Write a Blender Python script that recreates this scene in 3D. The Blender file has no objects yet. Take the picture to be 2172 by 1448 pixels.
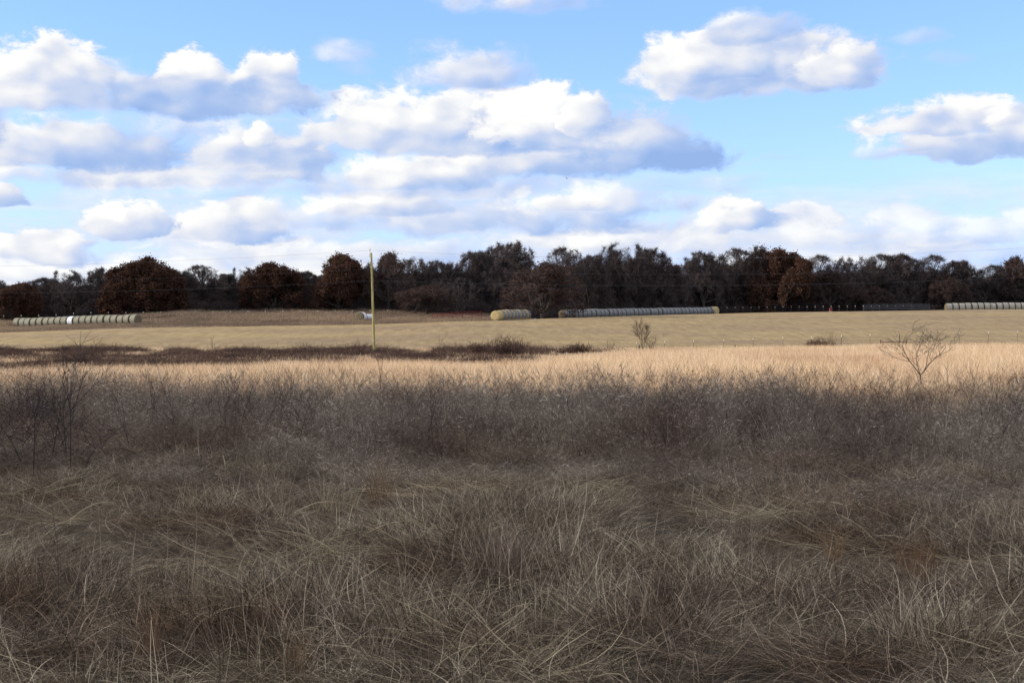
import bpy, math, random
import numpy as np
from mathutils import Vector, Matrix
rad = math.radians
scn = bpy.context.scene
F = 3235.0            # focal length of the photograph in its own pixels
CX, HORIZON, EYE = 1086.0, 715.0, 1.6

# ---------------------------------------------------------------- camera
cam_data = bpy.data.cameras.new('camera')
cam = bpy.data.objects.new('camera', cam_data)
scn.collection.objects.link(cam)
cam_data.sensor_width = 23.5
cam_data.lens = 35.0
cam_data.clip_start = 0.1
cam_data.clip_end = 20000
cam.location = (0, 0, EYE)
cam.rotation_euler = (rad(90) - math.atan(9.0 / F), 0, 0)
scn.camera = cam

# ---------------------------------------------------------------- sun, sky, exposure
SUN_EL, SUN_AZ = rad(20.0), rad(-94.0)       # azimuth from +Y towards +X: the sun stands to the left
scn.view_settings.view_transform = 'Standard'
scn.view_settings.look = 'None'
scn.view_settings.exposure = 0.0
scn.view_settings.gamma = 1.0
sd = bpy.data.lights.new('sun', 'SUN')
sd.energy = 5.0
sd.angle = rad(0.55)
sd.color = (1.0, 0.87, 0.70)
sun = bpy.data.objects.new('sun', sd)
scn.collection.objects.link(sun)
sdir = Vector((math.sin(SUN_AZ) * math.cos(SUN_EL), math.cos(SUN_AZ) * math.cos(SUN_EL), math.sin(SUN_EL)))
sun.rotation_euler = sdir.to_track_quat('Z', 'Y').to_euler()

world = bpy.data.worlds.new('World')
scn.world = world
world.use_nodes = True
wt = world.node_tree
wt.nodes.clear()
SKY = 0.13

def nd(t, kind, **kw):
    n = t.nodes.new(kind)
    for k, v in kw.items():
        setattr(n, k, v)
    return n

def mth(t, op, a, b=None, c=None, clamp=False):
    n = nd(t, 'ShaderNodeMath', operation=op, use_clamp=clamp)
    for i, v in enumerate((a, b, c)):
        if v is None: continue
        if isinstance(v, (int, float)): n.inputs[i].default_value = v
        else: t.links.new(v, n.inputs[i])
    return n.outputs[0]

def vmt(t, op, a, b=None, c=None, out=0):
    n = nd(t, 'ShaderNodeVectorMath', operation=op)
    for i, v in enumerate((a, b, c)):
        if v is None: continue
        if isinstance(v, (tuple, list)): n.inputs[i].default_value = v
        elif isinstance(v, (int, float)): n.inputs['Scale'].default_value = v
        else: t.links.new(v, n.inputs[i])
    return n.outputs[out]

def smooth(t, v, a, b, lo=0.0, hi=1.0, kind='SMOOTHSTEP'):
    n = nd(t, 'ShaderNodeMapRange', interpolation_type=kind)
    t.links.new(v, n.inputs[0])
    for i, q in zip((1, 2, 3, 4), (a, b, lo, hi)): n.inputs[i].default_value = q
    return n.outputs[0]

def ramp(t, fac, stops, interp='LINEAR'):
    n = nd(t, 'ShaderNodeValToRGB')
    cr = n.color_ramp
    cr.interpolation = interp
    while len(cr.elements) < len(stops): cr.elements.new(0.5)
    for e, (p, c) in zip(cr.elements, stops):
        e.position = p
        e.color = (c[0], c[1], c[2], 1)
    t.links.new(fac, n.inputs[0])
    return n.outputs[0]

def srgb(r, g, b):
    f = lambda v: (v / 255 / 12.92) if v / 255 <= 0.04045 else ((v / 255 + 0.055) / 1.055) ** 2.4
    return (f(r), f(g), f(b))

def noise(t, vec, scale, detail=4, rough=0.5, out=0, dim='3D', dist=0.0):
    n = nd(t, 'ShaderNodeTexNoise', noise_dimensions=dim)
    t.links.new(vec, n.inputs['Vector'])
    n.inputs['Scale'].default_value = scale
    n.inputs['Detail'].default_value = detail
    n.inputs['Roughness'].default_value = rough
    n.inputs['Distortion'].default_value = dist
    return n.outputs[out]

def mixc(t, fac, a, b, blend='MIX'):
    n = nd(t, 'ShaderNodeMix', data_type='RGBA', blend_type=blend)
    for sock, v in ((n.inputs[0], fac), (n.inputs[6], a), (n.inputs[7], b)):
        if isinstance(v, (int, float)): sock.default_value = v
        elif isinstance(v, tuple): sock.default_value = (v[0], v[1], v[2], 1)
        else: t.links.new(v, sock)
    return n.outputs[2]

# cumulus in the sky: each puff is an ellipse in azimuth / elevation, broken up by noise, laid one over the next
def puff_group():
    g = bpy.data.node_groups.new('cumulus_puff', 'ShaderNodeTree')
    for n, k in (('P', 'NodeSocketVector'), ('InvR', 'NodeSocketVector'), ('Off', 'NodeSocketVector'), ('N', 'NodeSocketFloat'),
                 ('N2', 'NodeSocketFloat'), ('Edge', 'NodeSocketFloat'), ('Tone', 'NodeSocketFloat'), ('Alpha', 'NodeSocketFloat'), ('Light', 'NodeSocketFloat'), ('Op', 'NodeSocketFloat')):
        g.interface.new_socket(n, in_out='INPUT', socket_type=k)
    for n in ('Alpha', 'Light'):
        g.interface.new_socket(n, in_out='OUTPUT', socket_type='NodeSocketFloat')
    i = nd(g, 'NodeGroupInput'); o = nd(g, 'NodeGroupOutput')
    p0 = vmt(g, 'MULTIPLY_ADD', i.outputs['Light'], (1e-8, 1e-8, 0), i.outputs['P'])   # keeps the puffs evaluated one after the other
    q = vmt(g, 'MULTIPLY_ADD', p0, i.outputs['InvR'], i.outputs['Off'])
    s = nd(g, 'ShaderNodeSeparateXYZ'); g.links.new(q, s.inputs[0])
    y = mth(g, 'MAXIMUM', s.outputs[1], mth(g, 'MULTIPLY', s.outputs[1], -2.3))
    d2 = mth(g, 'MULTIPLY_ADD', y, y, mth(g, 'MULTIPLY', s.outputs[0], s.outputs[0]))
    v = mth(g, 'SUBTRACT', mth(g, 'ADD', i.outputs['N'], 1.0), d2)
    a = nd(g, 'ShaderNodeMapRange', interpolation_type='SMOOTHSTEP')
    g.links.new(v, a.inputs[0]); a.inputs[1].default_value = 0.0
    g.links.new(i.outputs['Edge'], a.inputs[2]); g.links.new(i.outputs['Op'], a.inputs[4])
    lt = vmt(g, 'DOT_PRODUCT', q, (-0.34, 0.56, 0), out=1)
    l = mth(g, 'ADD', mth(g, 'ADD', lt, i.outputs['N2']), i.outputs['Tone'], clamp=True)
    m = nd(g, 'ShaderNodeMix', data_type='FLOAT')
    g.links.new(a.outputs[0], m.inputs[0]); g.links.new(i.outputs['Light'], m.inputs[2]); g.links.new(l, m.inputs[3])
    g.links.new(m.outputs[0], o.inputs['Light'])
    g.links.new(mth(g, 'MAXIMUM', i.outputs['Alpha'], a.outputs[0]), o.inputs['Alpha'])
    return g

# px, row of the flat-bottomed puff's widest line, half width, height, tone, edge softness, opacity - back to front
PUFFS = [
    (380, 300, 520, 110, .46, 1.2, .9), (690, 300, 330, 110, .50, 1.2, .9), (700, 250, 160, 60, .60, 1.4, .7), (900, 400, 620, 80, .56, 1.0, .9), (250, 440, 260, 50, .60, 1.2, .5), (1400, 400, 260, 40, .58, 1.2, .6),
    (200, 592, 700, 75, .70, .9, .9), (900, 590, 600, 60, .74, .9, .9), (1700, 585, 700, 60, .70, .9, .85), (520, 520, 300, 60, .66, .9, .85), (1330, 515, 380, 90, .62, .8, .95), (1100, 560, 900, 75, .50, 1.1, .85), (1900, 560, 600, 90, .55, 1.1, .85),
    (2100, 470, 260, 70, .55, 1.3, .55), (1500, 520, 500, 60, .58, .9, .7), (700, 545, 420, 45, .60, .8, .8), (90, 545, 160, 62, .62, .5, 1),
    (1010, 470, 520, 85, .40, .9, .9), (2080, 505, 200, 60, .72, .6, .8), (1700, 470, 110, 45, .66, .5, .9), (1560, 478, 110, 68, .60, .4, 1), (1290, 440, 260, 62, .55, .7, .9),
    (480, 492, 170, 75, .48, .5, 1), (430, 490, 80, 62, .72, .4, 1), (275, 485, 125, 72, .58, .4, 1), (620, 470, 230, 60, .55, 1.1, .8), (1850, 500, 260, 55, .66, 1.0, .8), (0, 440, 75, 42, .42, .5, 1), (800, 440, 190, 50, .64, .5, 1), (1215, 430, 110, 38, .70, .5, 1), (1950, 480, 110, 50, .66, .8, .8),
    (1180, 330, 400, 130, .28, .7, 1), (300, 385, 470, 75, .52, .9, 1), (170, 335, 420, 85, .30, .7, 1), (1000, 360, 360, 60, .50, .6, 1), (600, 370, 110, 72, .50, .4, 1), (130, 340, 330, 90, .40, .6, 1), (880, 375, 210, 62, .62, .5, 1),
    (560, 345, 200, 90, .40, .6, 1), (545, 300, 45, 45, .82, .35, 1), (1000, 290, 480, 118, .50, .5, 1), (1150, 280, 170, 112, .62, .35, 1), (1250, 262, 70, 85, .60, .35, 1), (1390, 325, 160, 100, .16, .7, 1),
    (480, 232, 240, 85, .38, .5, 1), (560, 205, 95, 105, .60, .35, 1), (395, 205, 80, 100, .74, .35, 1), (290, 235, 390, 85, .28, .8, 1), (90, 215, 150, 122, .62, .35, 1),
    (985, 168, 165, 85, .54, .9, .95), (735, 130, 75, 50, .60, 1.2, .7), (750, 160, 50, 40, .50, 1.4, .3),
    (1615, 175, 320, 115, .44, .55, 1), (1500, 150, 190, 95, .56, .5, 1), (1590, 85, 120, 62, .52, .7, .9), (1790, 175, 130, 70, .40, .6, 1),
    (1950, 115, 75, 30, .50, 1.2, .5), (2010, 155, 60, 26, .42, 1.3, .4),
    (2080, 335, 240, 75, .40, .6, 1), (2030, 285, 220, 65, .54, .5, 1), (1880, 340, 90, 26, .50, 1.1, .6), (2200, 295, 120, 75, .50, .6, 1),
    (1080, 14, 210, 85, .62, 1.1, .95), (600, 400, 560, 55, .52, 1.3, .7), (330, 420, 300, 26, .62, 1.2, .6), (1990, 440, 240, 60, .62, 1.6, .7), (1760, 440, 260, 36, .62, 1.6, .5), (1560, 380, 60, 16, .45, 1.6, .4), (2000, 400, 70, 16, .55, 1.6, .4), (1400, 215, 160, 14, .4, 1.4, .25), (1650, 350, 120, 14, .45, 1.4, .35),
    (-200, 300, 260, 120, .5, .6, 1), (2500, 480, 260, 100, .5, .8, .9), (-300, 520, 260, 80, .5, .8, .9),
]

def build_world():
    t = wt
    out = nd(t, 'ShaderNodeOutputWorld'); bg = nd(t, 'ShaderNodeBackground')
    sky = nd(t, 'ShaderNodeTexSky', sky_type='NISHITA')
    sky.sun_disc = False
    sky.sun_elevation = SUN_EL
    sky.sun_rotation = SUN_AZ
    sky.altitude = 300; sky.air_density = 1.0; sky.dust_density = 0.15; sky.ozone_density = 4.0
    g = nd(t, 'ShaderNodeTexCoord').outputs['Generated']
    s = nd(t, 'ShaderNodeSeparateXYZ'); t.links.new(g, s.inputs[0])
    az = mth(t, 'MULTIPLY', mth(t, 'ARCTAN2', s.outputs[0], s.outputs[1]), F / 100)
    el = mth(t, 'MULTIPLY', mth(t, 'ARCSINE', s.outputs[2]), F / 100)
    c = nd(t, 'ShaderNodeCombineXYZ'); t.links.new(az, c.inputs[0]); t.links.new(el, c.inputs[1])
    P = c.outputs[0]
    Ps = vmt(t, 'MULTIPLY', P, (0.62, 1.0, 1.0))
    nc = noise(t, Ps, 1.0, 5, 0.5, out=1)
    W = vmt(t, 'MULTIPLY_ADD', vmt(t, 'SUBTRACT', nc, (0.5, 0.5, 0.5)), (1.0, 0.5, 0), P)
    W0 = vmt(t, 'MULTIPLY', W, (0.62, 1.0, 1.0))
    n1 = noise(t, W0, 1.25, 8, 0.62)
    N = mth(t, 'MULTIPLY_ADD', n1, 2.6, -1.33)
    na = noise(t, W0, 1.1, 2.5, 0.45)
    nb = noise(t, vmt(t, 'ADD', W0, (-0.16, 0.20, 0)), 1.1, 2.5, 0.45)
    dl = mth(t, 'MULTIPLY', mth(t, 'SUBTRACT', na, nb), 1.5)
    N2 = mth(t, 'MULTIPLY_ADD', n1, 0.45, mth(t, 'ADD', dl, -0.21))
    gp = puff_group()
    A = L = None
    for (px, row, rx, ry, tone, edge, op) in PUFFS:
        n = nd(t, 'ShaderNodeGroup'); n.node_tree = gp
        cx, cy = math.atan((px - CX) / F) * F / 100, (HORIZON - row) / 100
        ix, iy = 100 / rx, 100 / ry
        n.inputs['InvR'].default_value = (ix, iy, 0)
        n.inputs['Off'].default_value = (-cx * ix, -cy * iy, 0)
        n.inputs['Edge'].default_value = edge
        n.inputs['Tone'].default_value = tone
        n.inputs['Op'].default_value = op
        t.links.new(W, n.inputs['P']); t.links.new(N, n.inputs['N']); t.links.new(N2, n.inputs['N2'])
        if A is not None:
            t.links.new(A, n.inputs['Alpha']); t.links.new(L, n.inputs['Light'])
        else:
            n.inputs['Light'].default_value = 0.5
        A, L = n.outputs['Alpha'], n.outputs['Light']
    col = ramp(t, L, [(0.0, srgb(152, 184, 236)), (0.28, srgb(177, 201, 241)), (0.5, srgb(205, 217, 243)), (0.72, srgb(235, 238, 246)), (0.93, srgb(257, 257, 255))])
    col = vmt(t, 'SCALE', col, 1.0 / SKY)
    # the clear sky: a little bluer and brighter than the model gives so near the horizon
    tint = nd(t, 'ShaderNodeValToRGB')
    cr = tint.color_ramp
    while len(cr.elements) < len(SKYTINT): cr.elements.new(0.5)
    for e_, (p_, c_) in zip(cr.elements, SKYTINT):
        e_.position = p_; e_.color = (c_[0], c_[1], c_[2], 1)
    t.links.new(smooth(t, el, 0.0, 20.0, kind='LINEAR'), tint.inputs[0])
    clear = vmt(t, 'MULTIPLY', sky.outputs[0], tint.outputs[0])
    # thin streaky cloud low over the horizon
    st = noise(t, vmt(t, 'MULTIPLY', P, (0.16, 1.0, 1.0)), 1.5, 6, 0.6)
    sa = mth(t, 'MULTIPLY', smooth(t, st, 0.36, 0.58, 0, 0.9), smooth(t, el, 3.9, 1.8))
    clear = mixc(t, sa, clear, vmt(t, 'SCALE', ramp(t, st, [(0.42, srgb(205, 222, 245)), (0.62, srgb(246, 247, 250))]), 1.0 / SKY))
    # scattered clouds added out of view, brightened to raise the ambient light
    low = smooth(t, el, -1.0, 0.5)
    rest = nd(t, 'ShaderNodeMath', operation='MULTIPLY')
    n3 = noise(t, vmt(t, 'MULTIPLY', g, (1, 1, 2.2)), 3.0, 4, 0.55)
    hi = smooth(t, el, 8.5, 12.0)
    side = smooth(t, mth(t, 'ABSOLUTE', az), 12.5, 16.0)
    reg = mth(t, 'MAXIMUM', hi, side)
    ra = mth(t, 'MULTIPLY', mth(t, 'MULTIPLY', smooth(t, n3, 0.42, 0.54, 0, 0.95), reg), low)
    c1 = mixc(t, ra, clear, vmt(t, 'SCALE', ramp(t, n3, [(0.5, (1.0, .97, .92)), (0.75, (.62, .66, .74))]), 1.75 / SKY))
    c2 = mixc(t, A, c1, col)
    t.links.new(c2, bg.inputs['Color'])
    bg.inputs['Strength'].default_value = SKY
    t.links.new(bg.outputs[0], out.inputs[0])
    world.cycles.sampling_method = 'MANUAL'
    world.cycles.sample_map_resolution = 512
SKYTINT = [(0.0, (1.25, 1.4, 2.9)), (0.06, (1.3, 1.4, 2.4)), (0.12, (1.6, 1.55, 2.1)), (0.2, (1.75, 1.68, 2.0)), (0.36, (1.85, 1.80, 1.98)), (0.6, (1.5, 1.5, 1.5)), (1.0, (1.2, 1.2, 1.2))]
build_world()

# ================================================================ helpers
RNG = np.random.default_rng(7)
random.seed(7)

def lattice(ix, iy, seed):
    h = (ix.astype(np.int64) * 374761393 + iy.astype(np.int64) * 668265263 + seed * 974634777) & 0x7fffffff
    h = (h ^ (h >> 13)) * 1274126177 & 0x7fffffff
    h = (h ^ (h >> 16)) & 0xffff
    return h / 65535.0

def vnoise(x, y, scale, seed=0, octaves=3):
    x = np.asarray(x, float) / scale; y = np.asarray(y, float) / scale
    tot = np.zeros(np.broadcast(x, y).shape); amp, s = 1.0, 0.0
    for o in range(octaves):
        ix, iy = np.floor(x), np.floor(y)
        fx, fy = x - ix, y - iy
        fx, fy = fx * fx * (3 - 2 * fx), fy * fy * (3 - 2 * fy)
        a, b = lattice(ix, iy, seed + o), lattice(ix + 1, iy, seed + o)
        c, d = lattice(ix, iy + 1, seed + o), lattice(ix + 1, iy + 1, seed + o)
        tot += amp * ((a * (1 - fx) + b * fx) * (1 - fy) + (c * (1 - fx) + d * fx) * fy)
        s += amp; amp *= 0.5; x = x * 2.03; y = y * 2.03
    return tot / s

#          X     crest distance, crest height, slope beyond it
CREST = [(-95, 225, 2.1, .04), (-78, 225, 2.25, .042), (-57, 228, 3.05, .075), (-23, 238, 3.6, .066), (-8, 236, 4.1, .03), (5, 246, 4.6, .008),
         (18, 262, 5.2, .004), (46, 285, 6.2, .0), (95, 295, 6.98, -.002), (200, 310, 8.0, 0)]
CR = np.array(CREST, float)

def gz(x, y):
    x = np.asarray(x, float); y = np.asarray(y, float)
    D = np.interp(x, CR[:, 0], CR[:, 1]); Z = np.interp(x, CR[:, 0], CR[:, 2]); S = np.interp(x, CR[:, 0], CR[:, 3])
    t = np.clip((y - 172) / (D - 172), 0, 1)
    t = t + 0.06 * np.sin(t * math.pi * 2) * -1
    z = Z * t + S * np.clip(y - D, 0, 55)
    sm = lambda v: v * v * (3 - 2 * v)
    z = z + np.interp(x, [-24, -6, 8, 24], [-.30, -.12, .10, .45]) * sm(np.clip((y - 40) / 30, 0, 1)) * (1 - sm(np.clip((y - 120) / 50, 0, 1)))
    near = np.clip(1 - y / 60, 0, 1)
    z = z + near * 0.16 * (vnoise(x, y, 2.2, 3, 2) - 0.5) * 2 * np.clip(y / 8, 0.3, 1)
    z = z + np.clip(y / 80, 0, 1) * 0.12 * (vnoise(x, y, 22, 5, 2) - 0.5)
    return z

def gzf(x, y): return float(gz(x, y))
def PX(px, d): return (px - CX) / F * d
def ROWZ(row, d): return EYE + (HORIZON - row) / F * d

def link(o, parent=None):
    scn.collection.objects.link(o)
    if parent is not None: o.parent = parent
    return o

def tag(o, label=None, cat=None, group=None, kind=None):
    if label: o['label'] = label
    if cat: o['category'] = cat
    if group: o['group'] = group
    if kind: o['kind'] = kind
    return o

def empty(name, loc=(0, 0, 0), rz=0.0):
    o = bpy.data.objects.new(name, None)
    o.location = loc; o.rotation_euler = (0, 0, rz)
    o.empty_display_size = 0.2
    return link(o)

def np_mesh(name, V, Fc, mats=None, smooth_=False, attr=None, mi=None):
    V = np.asarray(V, np.float32); Fc = np.asarray(Fc, np.int32)
    k = Fc.shape[1]
    me = bpy.data.meshes.new(name)
    me.vertices.add(len(V)); me.vertices.foreach_set('co', V.ravel())
    me.loops.add(Fc.size); me.loops.foreach_set('vertex_index', Fc.ravel())
    me.polygons.add(len(Fc))
    me.polygons.foreach_set('loop_start', np.arange(len(Fc), dtype=np.int32) * k)
    me.polygons.foreach_set('loop_total', np.full(len(Fc), k, np.int32))
    if mi is not None: me.polygons.foreach_set('material_index', np.asarray(mi, np.int32))
    if smooth_: me.polygons.foreach_set('use_smooth', np.ones(len(Fc), bool))
    for nm, a in (attr or {}).items():
        a = np.asarray(a, np.float32)
        at = me.attributes.new(nm, 'FLOAT', 'POINT'); at.data.foreach_set('value', a)
    for m in (mats or []): me.materials.append(m)
    me.update(calc_edges=True)
    me.validate()
    return me

def mobj(name, me, parent=None):
    return link(bpy.data.objects.new(name, me), parent)

def prisms(P0, P1, R0, R1, sides=3):
    """open tapered prisms for every segment, as (verts, quads)"""
    P0, P1 = np.asarray(P0, float), np.asarray(P1, float)
    R0, R1 = np.asarray(R0, float), np.asarray(R1, float)
    d = P1 - P0; L = np.linalg.norm(d, axis=1, keepdims=True); d = d / np.maximum(L, 1e-9)
    ref = np.where(np.abs(d[:, 2:3]) > 0.9, np.array([[1.0, 0, 0]]), np.array([[0, 0, 1.0]]))
    u = np.cross(d, ref); u /= np.linalg.norm(u, axis=1, keepdims=True); v = np.cross(d, u)
    n = len(P0); V = np.empty((n, 2 * sides, 3))
    for k in range(sides):
        a = 2 * math.pi * k / sides
        o = u * math.cos(a) + v * math.sin(a)
        V[:, k] = P0 + o * R0[:, None]; V[:, sides + k] = P1 + o * R1[:, None]
    q = np.array([[k, (k + 1) % sides, sides + (k + 1) % sides, sides + k] for k in range(sides)])
    Fc = (np.arange(n)[:, None, None] * 2 * sides + q[None]).reshape(-1, 4)
    return V.reshape(-1, 3), Fc

def join(parts):
    V, Fc, off = [], [], 0
    for v, f in parts:
        V.append(v); Fc.append(np.asarray(f) + off); off += len(v)
    return np.concatenate(V), np.concatenate(Fc)

def boxes(items):
    """items: (cx, cy, cz, sx, sy, sz)"""
    out = []
    q = np.array([[0, 1, 3, 2], [4, 6, 7, 5], [0, 4, 5, 1], [2, 3, 7, 6], [0, 2, 6, 4], [1, 5, 7, 3]])
    for cx, cy, cz, sx, sy, sz in items:
        v = np.array([[cx + sx / 2 * i, cy + sy / 2 * j, cz + sz / 2 * k] for i in (-1, 1) for j in (-1, 1) for k in (-1, 1)])
        out.append((v, q))
    return join(out)

# ---------------------------------------------------------------- materials
def mat_new(name):
    m = bpy.data.materials.new(name); m.use_nodes = True
    t = m.node_tree; t.nodes.clear()
    return m, t, nd(t, 'ShaderNodeOutputMaterial')

def obj_pos(t): return nd(t, 'ShaderNodeTexCoord').outputs['Object']
def wpos(t): return nd(t, 'ShaderNodeNewGeometry').outputs['Position']
def attr(t, n):
    a = nd(t, 'ShaderNodeAttribute'); a.attribute_name = n
    return a.outputs['Fac']

def plant_mat(name, stops, transl=0.35, patch=None, gloss=0.0, val=1.0, pscale=0.35):
    """stops: colours over the per-blade tint attribute; patch: (scale, colour stops) multiplied in over the ground"""
    m, t, out = mat_new(name)
    rnd = nd(t, 'ShaderNodeObjectInfo').outputs['Random']
    f = mth(t, 'ADD', mth(t, 'MULTIPLY', attr(t, 'tint'), 0.8), mth(t, 'MULTIPLY', rnd, 0.2), clamp=True)
    c = ramp(t, f, stops)
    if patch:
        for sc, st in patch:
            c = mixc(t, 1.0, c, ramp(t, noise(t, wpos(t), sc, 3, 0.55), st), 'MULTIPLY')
    if val != 1.0: c = vmt(t, 'SCALE', c, val)
    d = nd(t, 'ShaderNodeBsdfDiffuse'); t.links.new(c, d.inputs[0])
    tr = nd(t, 'ShaderNodeBsdfTranslucent'); t.links.new(c, tr.inputs[0])
    mx = nd(t, 'ShaderNodeMixShader'); mx.inputs[0].default_value = transl
    t.links.new(d.outputs[0], mx.inputs[1]); t.links.new(tr.outputs[0], mx.inputs[2])
    res = mx.outputs[0]
    if gloss:
        g = nd(t, 'ShaderNodeBsdfGlossy'); g.inputs['Roughness'].default_value = 0.45
        g.inputs[0].default_value = (0.8, 0.8, 0.8, 1)
        m2 = nd(t, 'ShaderNodeMixShader'); m2.inputs[0].default_value = gloss
        t.links.new(res, m2.inputs[1]); t.links.new(g.outputs[0], m2.inputs[2]); res = m2.outputs[0]
    t.links.new(res, out.inputs[0])
    return m

def pmat(name, colfn, rough=0.8, metal=0.0, bump=None):
    """Principled with a procedural colour: colfn(tree) -> socket"""
    m, t, out = mat_new(name)
    b = nd(t, 'ShaderNodeBsdfPrincipled')
    c = colfn(t)
    if isinstance(c, tuple): b.inputs['Base Color'].default_value = (*c, 1)
    else: t.links.new(c, b.inputs['Base Color'])
    b.inputs['Roughness'].default_value = rough; b.inputs['Metallic'].default_value = metal
    b.inputs['Specular IOR Level'].default_value = 0.25
    if bump:
        bn = nd(t, 'ShaderNodeBump'); bn.inputs['Strength'].default_value = bump[1]; bn.inputs['Distance'].default_value = bump[2]
        t.links.new(bump[0](t), bn.inputs['Height']); t.links.new(bn.outputs[0], b.inputs['Normal'])
    t.links.new(b.outputs[0], out.inputs[0])
    return m

def noisy(stops, scale, detail=4, stretch=(1, 1, 1), world=False):
    def f(t):
        v = vmt(t, 'MULTIPLY', wpos(t) if world else obj_pos(t), stretch)
        return ramp(t, noise(t, v, scale, detail, 0.55), stops)
    return f

M = {}
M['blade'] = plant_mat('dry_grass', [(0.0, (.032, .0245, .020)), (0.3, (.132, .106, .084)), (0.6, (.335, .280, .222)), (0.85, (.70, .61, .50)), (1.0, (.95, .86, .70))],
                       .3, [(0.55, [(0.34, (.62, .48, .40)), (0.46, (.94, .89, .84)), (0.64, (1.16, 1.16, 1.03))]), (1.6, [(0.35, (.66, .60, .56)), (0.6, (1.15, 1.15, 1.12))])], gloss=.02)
M['straw'] = plant_mat('straw', [(0.0, (.20, .145, .085)), (0.6, (.42, .335, .215)), (1.0, (.80, .66, .43))], .25, None, gloss=.03)
M['rust_grass'] = plant_mat('russet_grass', [(0.0, (.12, .06, .035)), (0.6, (.24, .14, .08)), (1.0, (.38, .25, .14))], .3, None)
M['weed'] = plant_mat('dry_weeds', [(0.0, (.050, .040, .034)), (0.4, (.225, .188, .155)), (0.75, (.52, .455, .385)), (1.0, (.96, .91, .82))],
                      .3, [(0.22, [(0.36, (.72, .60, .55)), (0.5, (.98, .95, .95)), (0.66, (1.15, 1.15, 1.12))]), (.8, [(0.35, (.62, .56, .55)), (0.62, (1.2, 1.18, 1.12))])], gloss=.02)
M['strip'] = plant_mat('rough_strip_grass', [(0.0, (.13, .10, .075)), (0.5, (.33, .265, .20)), (1.0, (.58, .49, .38))], .3, [(0.1, [(0.35, (.75, .70, .72)), (0.62, (1.15, 1.08, 1.0))])])
M['tallgrass'] = plant_mat('tall_dry_grass', [(0.0, (.17, .11, .065)), (0.35, (.56, .41, .26)), (0.7, (.90, .74, .53)), (1.0, (.98, .92, .80))],
                           .4, [(0.12, [(0.35, (.88, .76, .70)), (0.5, (1, .96, .92)), (0.66, (1.1, 1.06, 1.0))])], gloss=.02)
M['stalk'] = plant_mat('dark_weed_stalks', [(0.0, (.030, .022, .022)), (0.5, (.085, .065, .060)), (1.0, (.30, .25, .22))], .1, None)
M['bramble'] = plant_mat('bramble_canes', [(0.0, (.030, .022, .024)), (0.5, (.072, .054, .052)), (0.85, (.14, .11, .095)), (1.0, (.34, .27, .20))], .15,
                         [(0.3, [(0.35, (.60, .56, .56)), (0.64, (1.9, 1.6, 1.35))])])
M['twig'] = plant_mat('bare_twigs', [(0.0, (.028, .022, .023)), (0.5, (.064, .051, .052)), (1.0, (.135, .112, .110))], .0)
M['leaf'] = plant_mat('russet_oak_leaves', [(0.0, (.028, .014, .011)), (0.5, (.064, .035, .026)), (0.9, (.12, .068, .049)), (1.0, (.18, .12, .085))], .25)
M['bark'] = pmat('bark', noisy([(0.3, (.022, .018, .017)), (0.7, (.075, .062, .055))], 3.0, 5, (1, 1, .3)), .95)
M['field'] = pmat('hay_field_stubble', lambda t: mixc(t, 1.0,
        ramp(t, noise(t, vmt(t, 'MULTIPLY', wpos(t), (.8, .16, 1)), 1.1, 8, .72), [(0.30, (.195, .142, .075)), (0.5, (.268, .198, .108)), (0.70, (.34, .26, .148))]),
        ramp(t, noise(t, vmt(t, 'MULTIPLY', wpos(t), (.35, 1.0, 1)), .09, 5, .6), [(0.36, (.86, .83, .90)), (0.64, (1.10, 1.10, .97))]), 'MULTIPLY'),
        .95, 0, (lambda t: noise(t, wpos(t), 2.5, 5, .7), 1.0, .12))
M['soil'] = pmat('dead_thatch', noisy([(0.3, (.035, .027, .022)), (0.5, (.075, .060, .047)), (0.72, (.15, .125, .095))], 1.4, 7, (1, 1, 1), True), 1.0, 0,
                 (lambda t: noise(t, wpos(t), 14, 6, .7), .8, .05))

# ---------------------------------------------------------------- tufts: ribbons for blades
def ribbons(base, d0, L, curve, W, segs, tint, rng, droop=None, face=None):
    """base (n,3), d0 (n,3) start directions, L lengths, curve = bend amount per blade (adds gravity), W widths"""
    n = len(base)
    p = base.copy(); d = d0 / np.linalg.norm(d0, axis=1, keepdims=True)
    side = np.cross(d, np.stack([rng.normal(size=n), rng.normal(size=n), rng.normal(size=n) * .3], 1))
    side /= np.maximum(np.linalg.norm(side, axis=1, keepdims=True), 1e-6)
    V = np.empty((n, (segs + 1) * 2, 3)); T = np.repeat(tint[:, None], (segs + 1) * 2, 1)
    wob = rng.normal(size=(n, 3)) * 0.10
    for k in range(segs + 1):
        w = W * (1 - 0.85 * (k / segs) ** 1.6)
        V[:, 2 * k] = p - side * w[:, None] / 2; V[:, 2 * k + 1] = p + side * w[:, None] / 2
        p = p + d * (L / segs)[:, None]
        d = d + wob + np.array([0, 0, -1.0]) * (curve * (0.4 + 1.2 * k / segs))[:, None] / segs + rng.normal(size=(n, 3)) * 0.05
        d /= np.linalg.norm(d, axis=1, keepdims=True)
        p[:, 2] = np.maximum(p[:, 2], 0.004 + rng.random(n) * .02)
    q = np.array([[2 * k, 2 * k + 1, 2 * k + 3, 2 * k + 2] for k in range(segs)])
    Fc = (np.arange(n)[:, None, None] * (segs + 1) * 2 + q[None]).reshape(-1, 4)
    return V.reshape(-1, 3), Fc, T.ravel()

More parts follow.
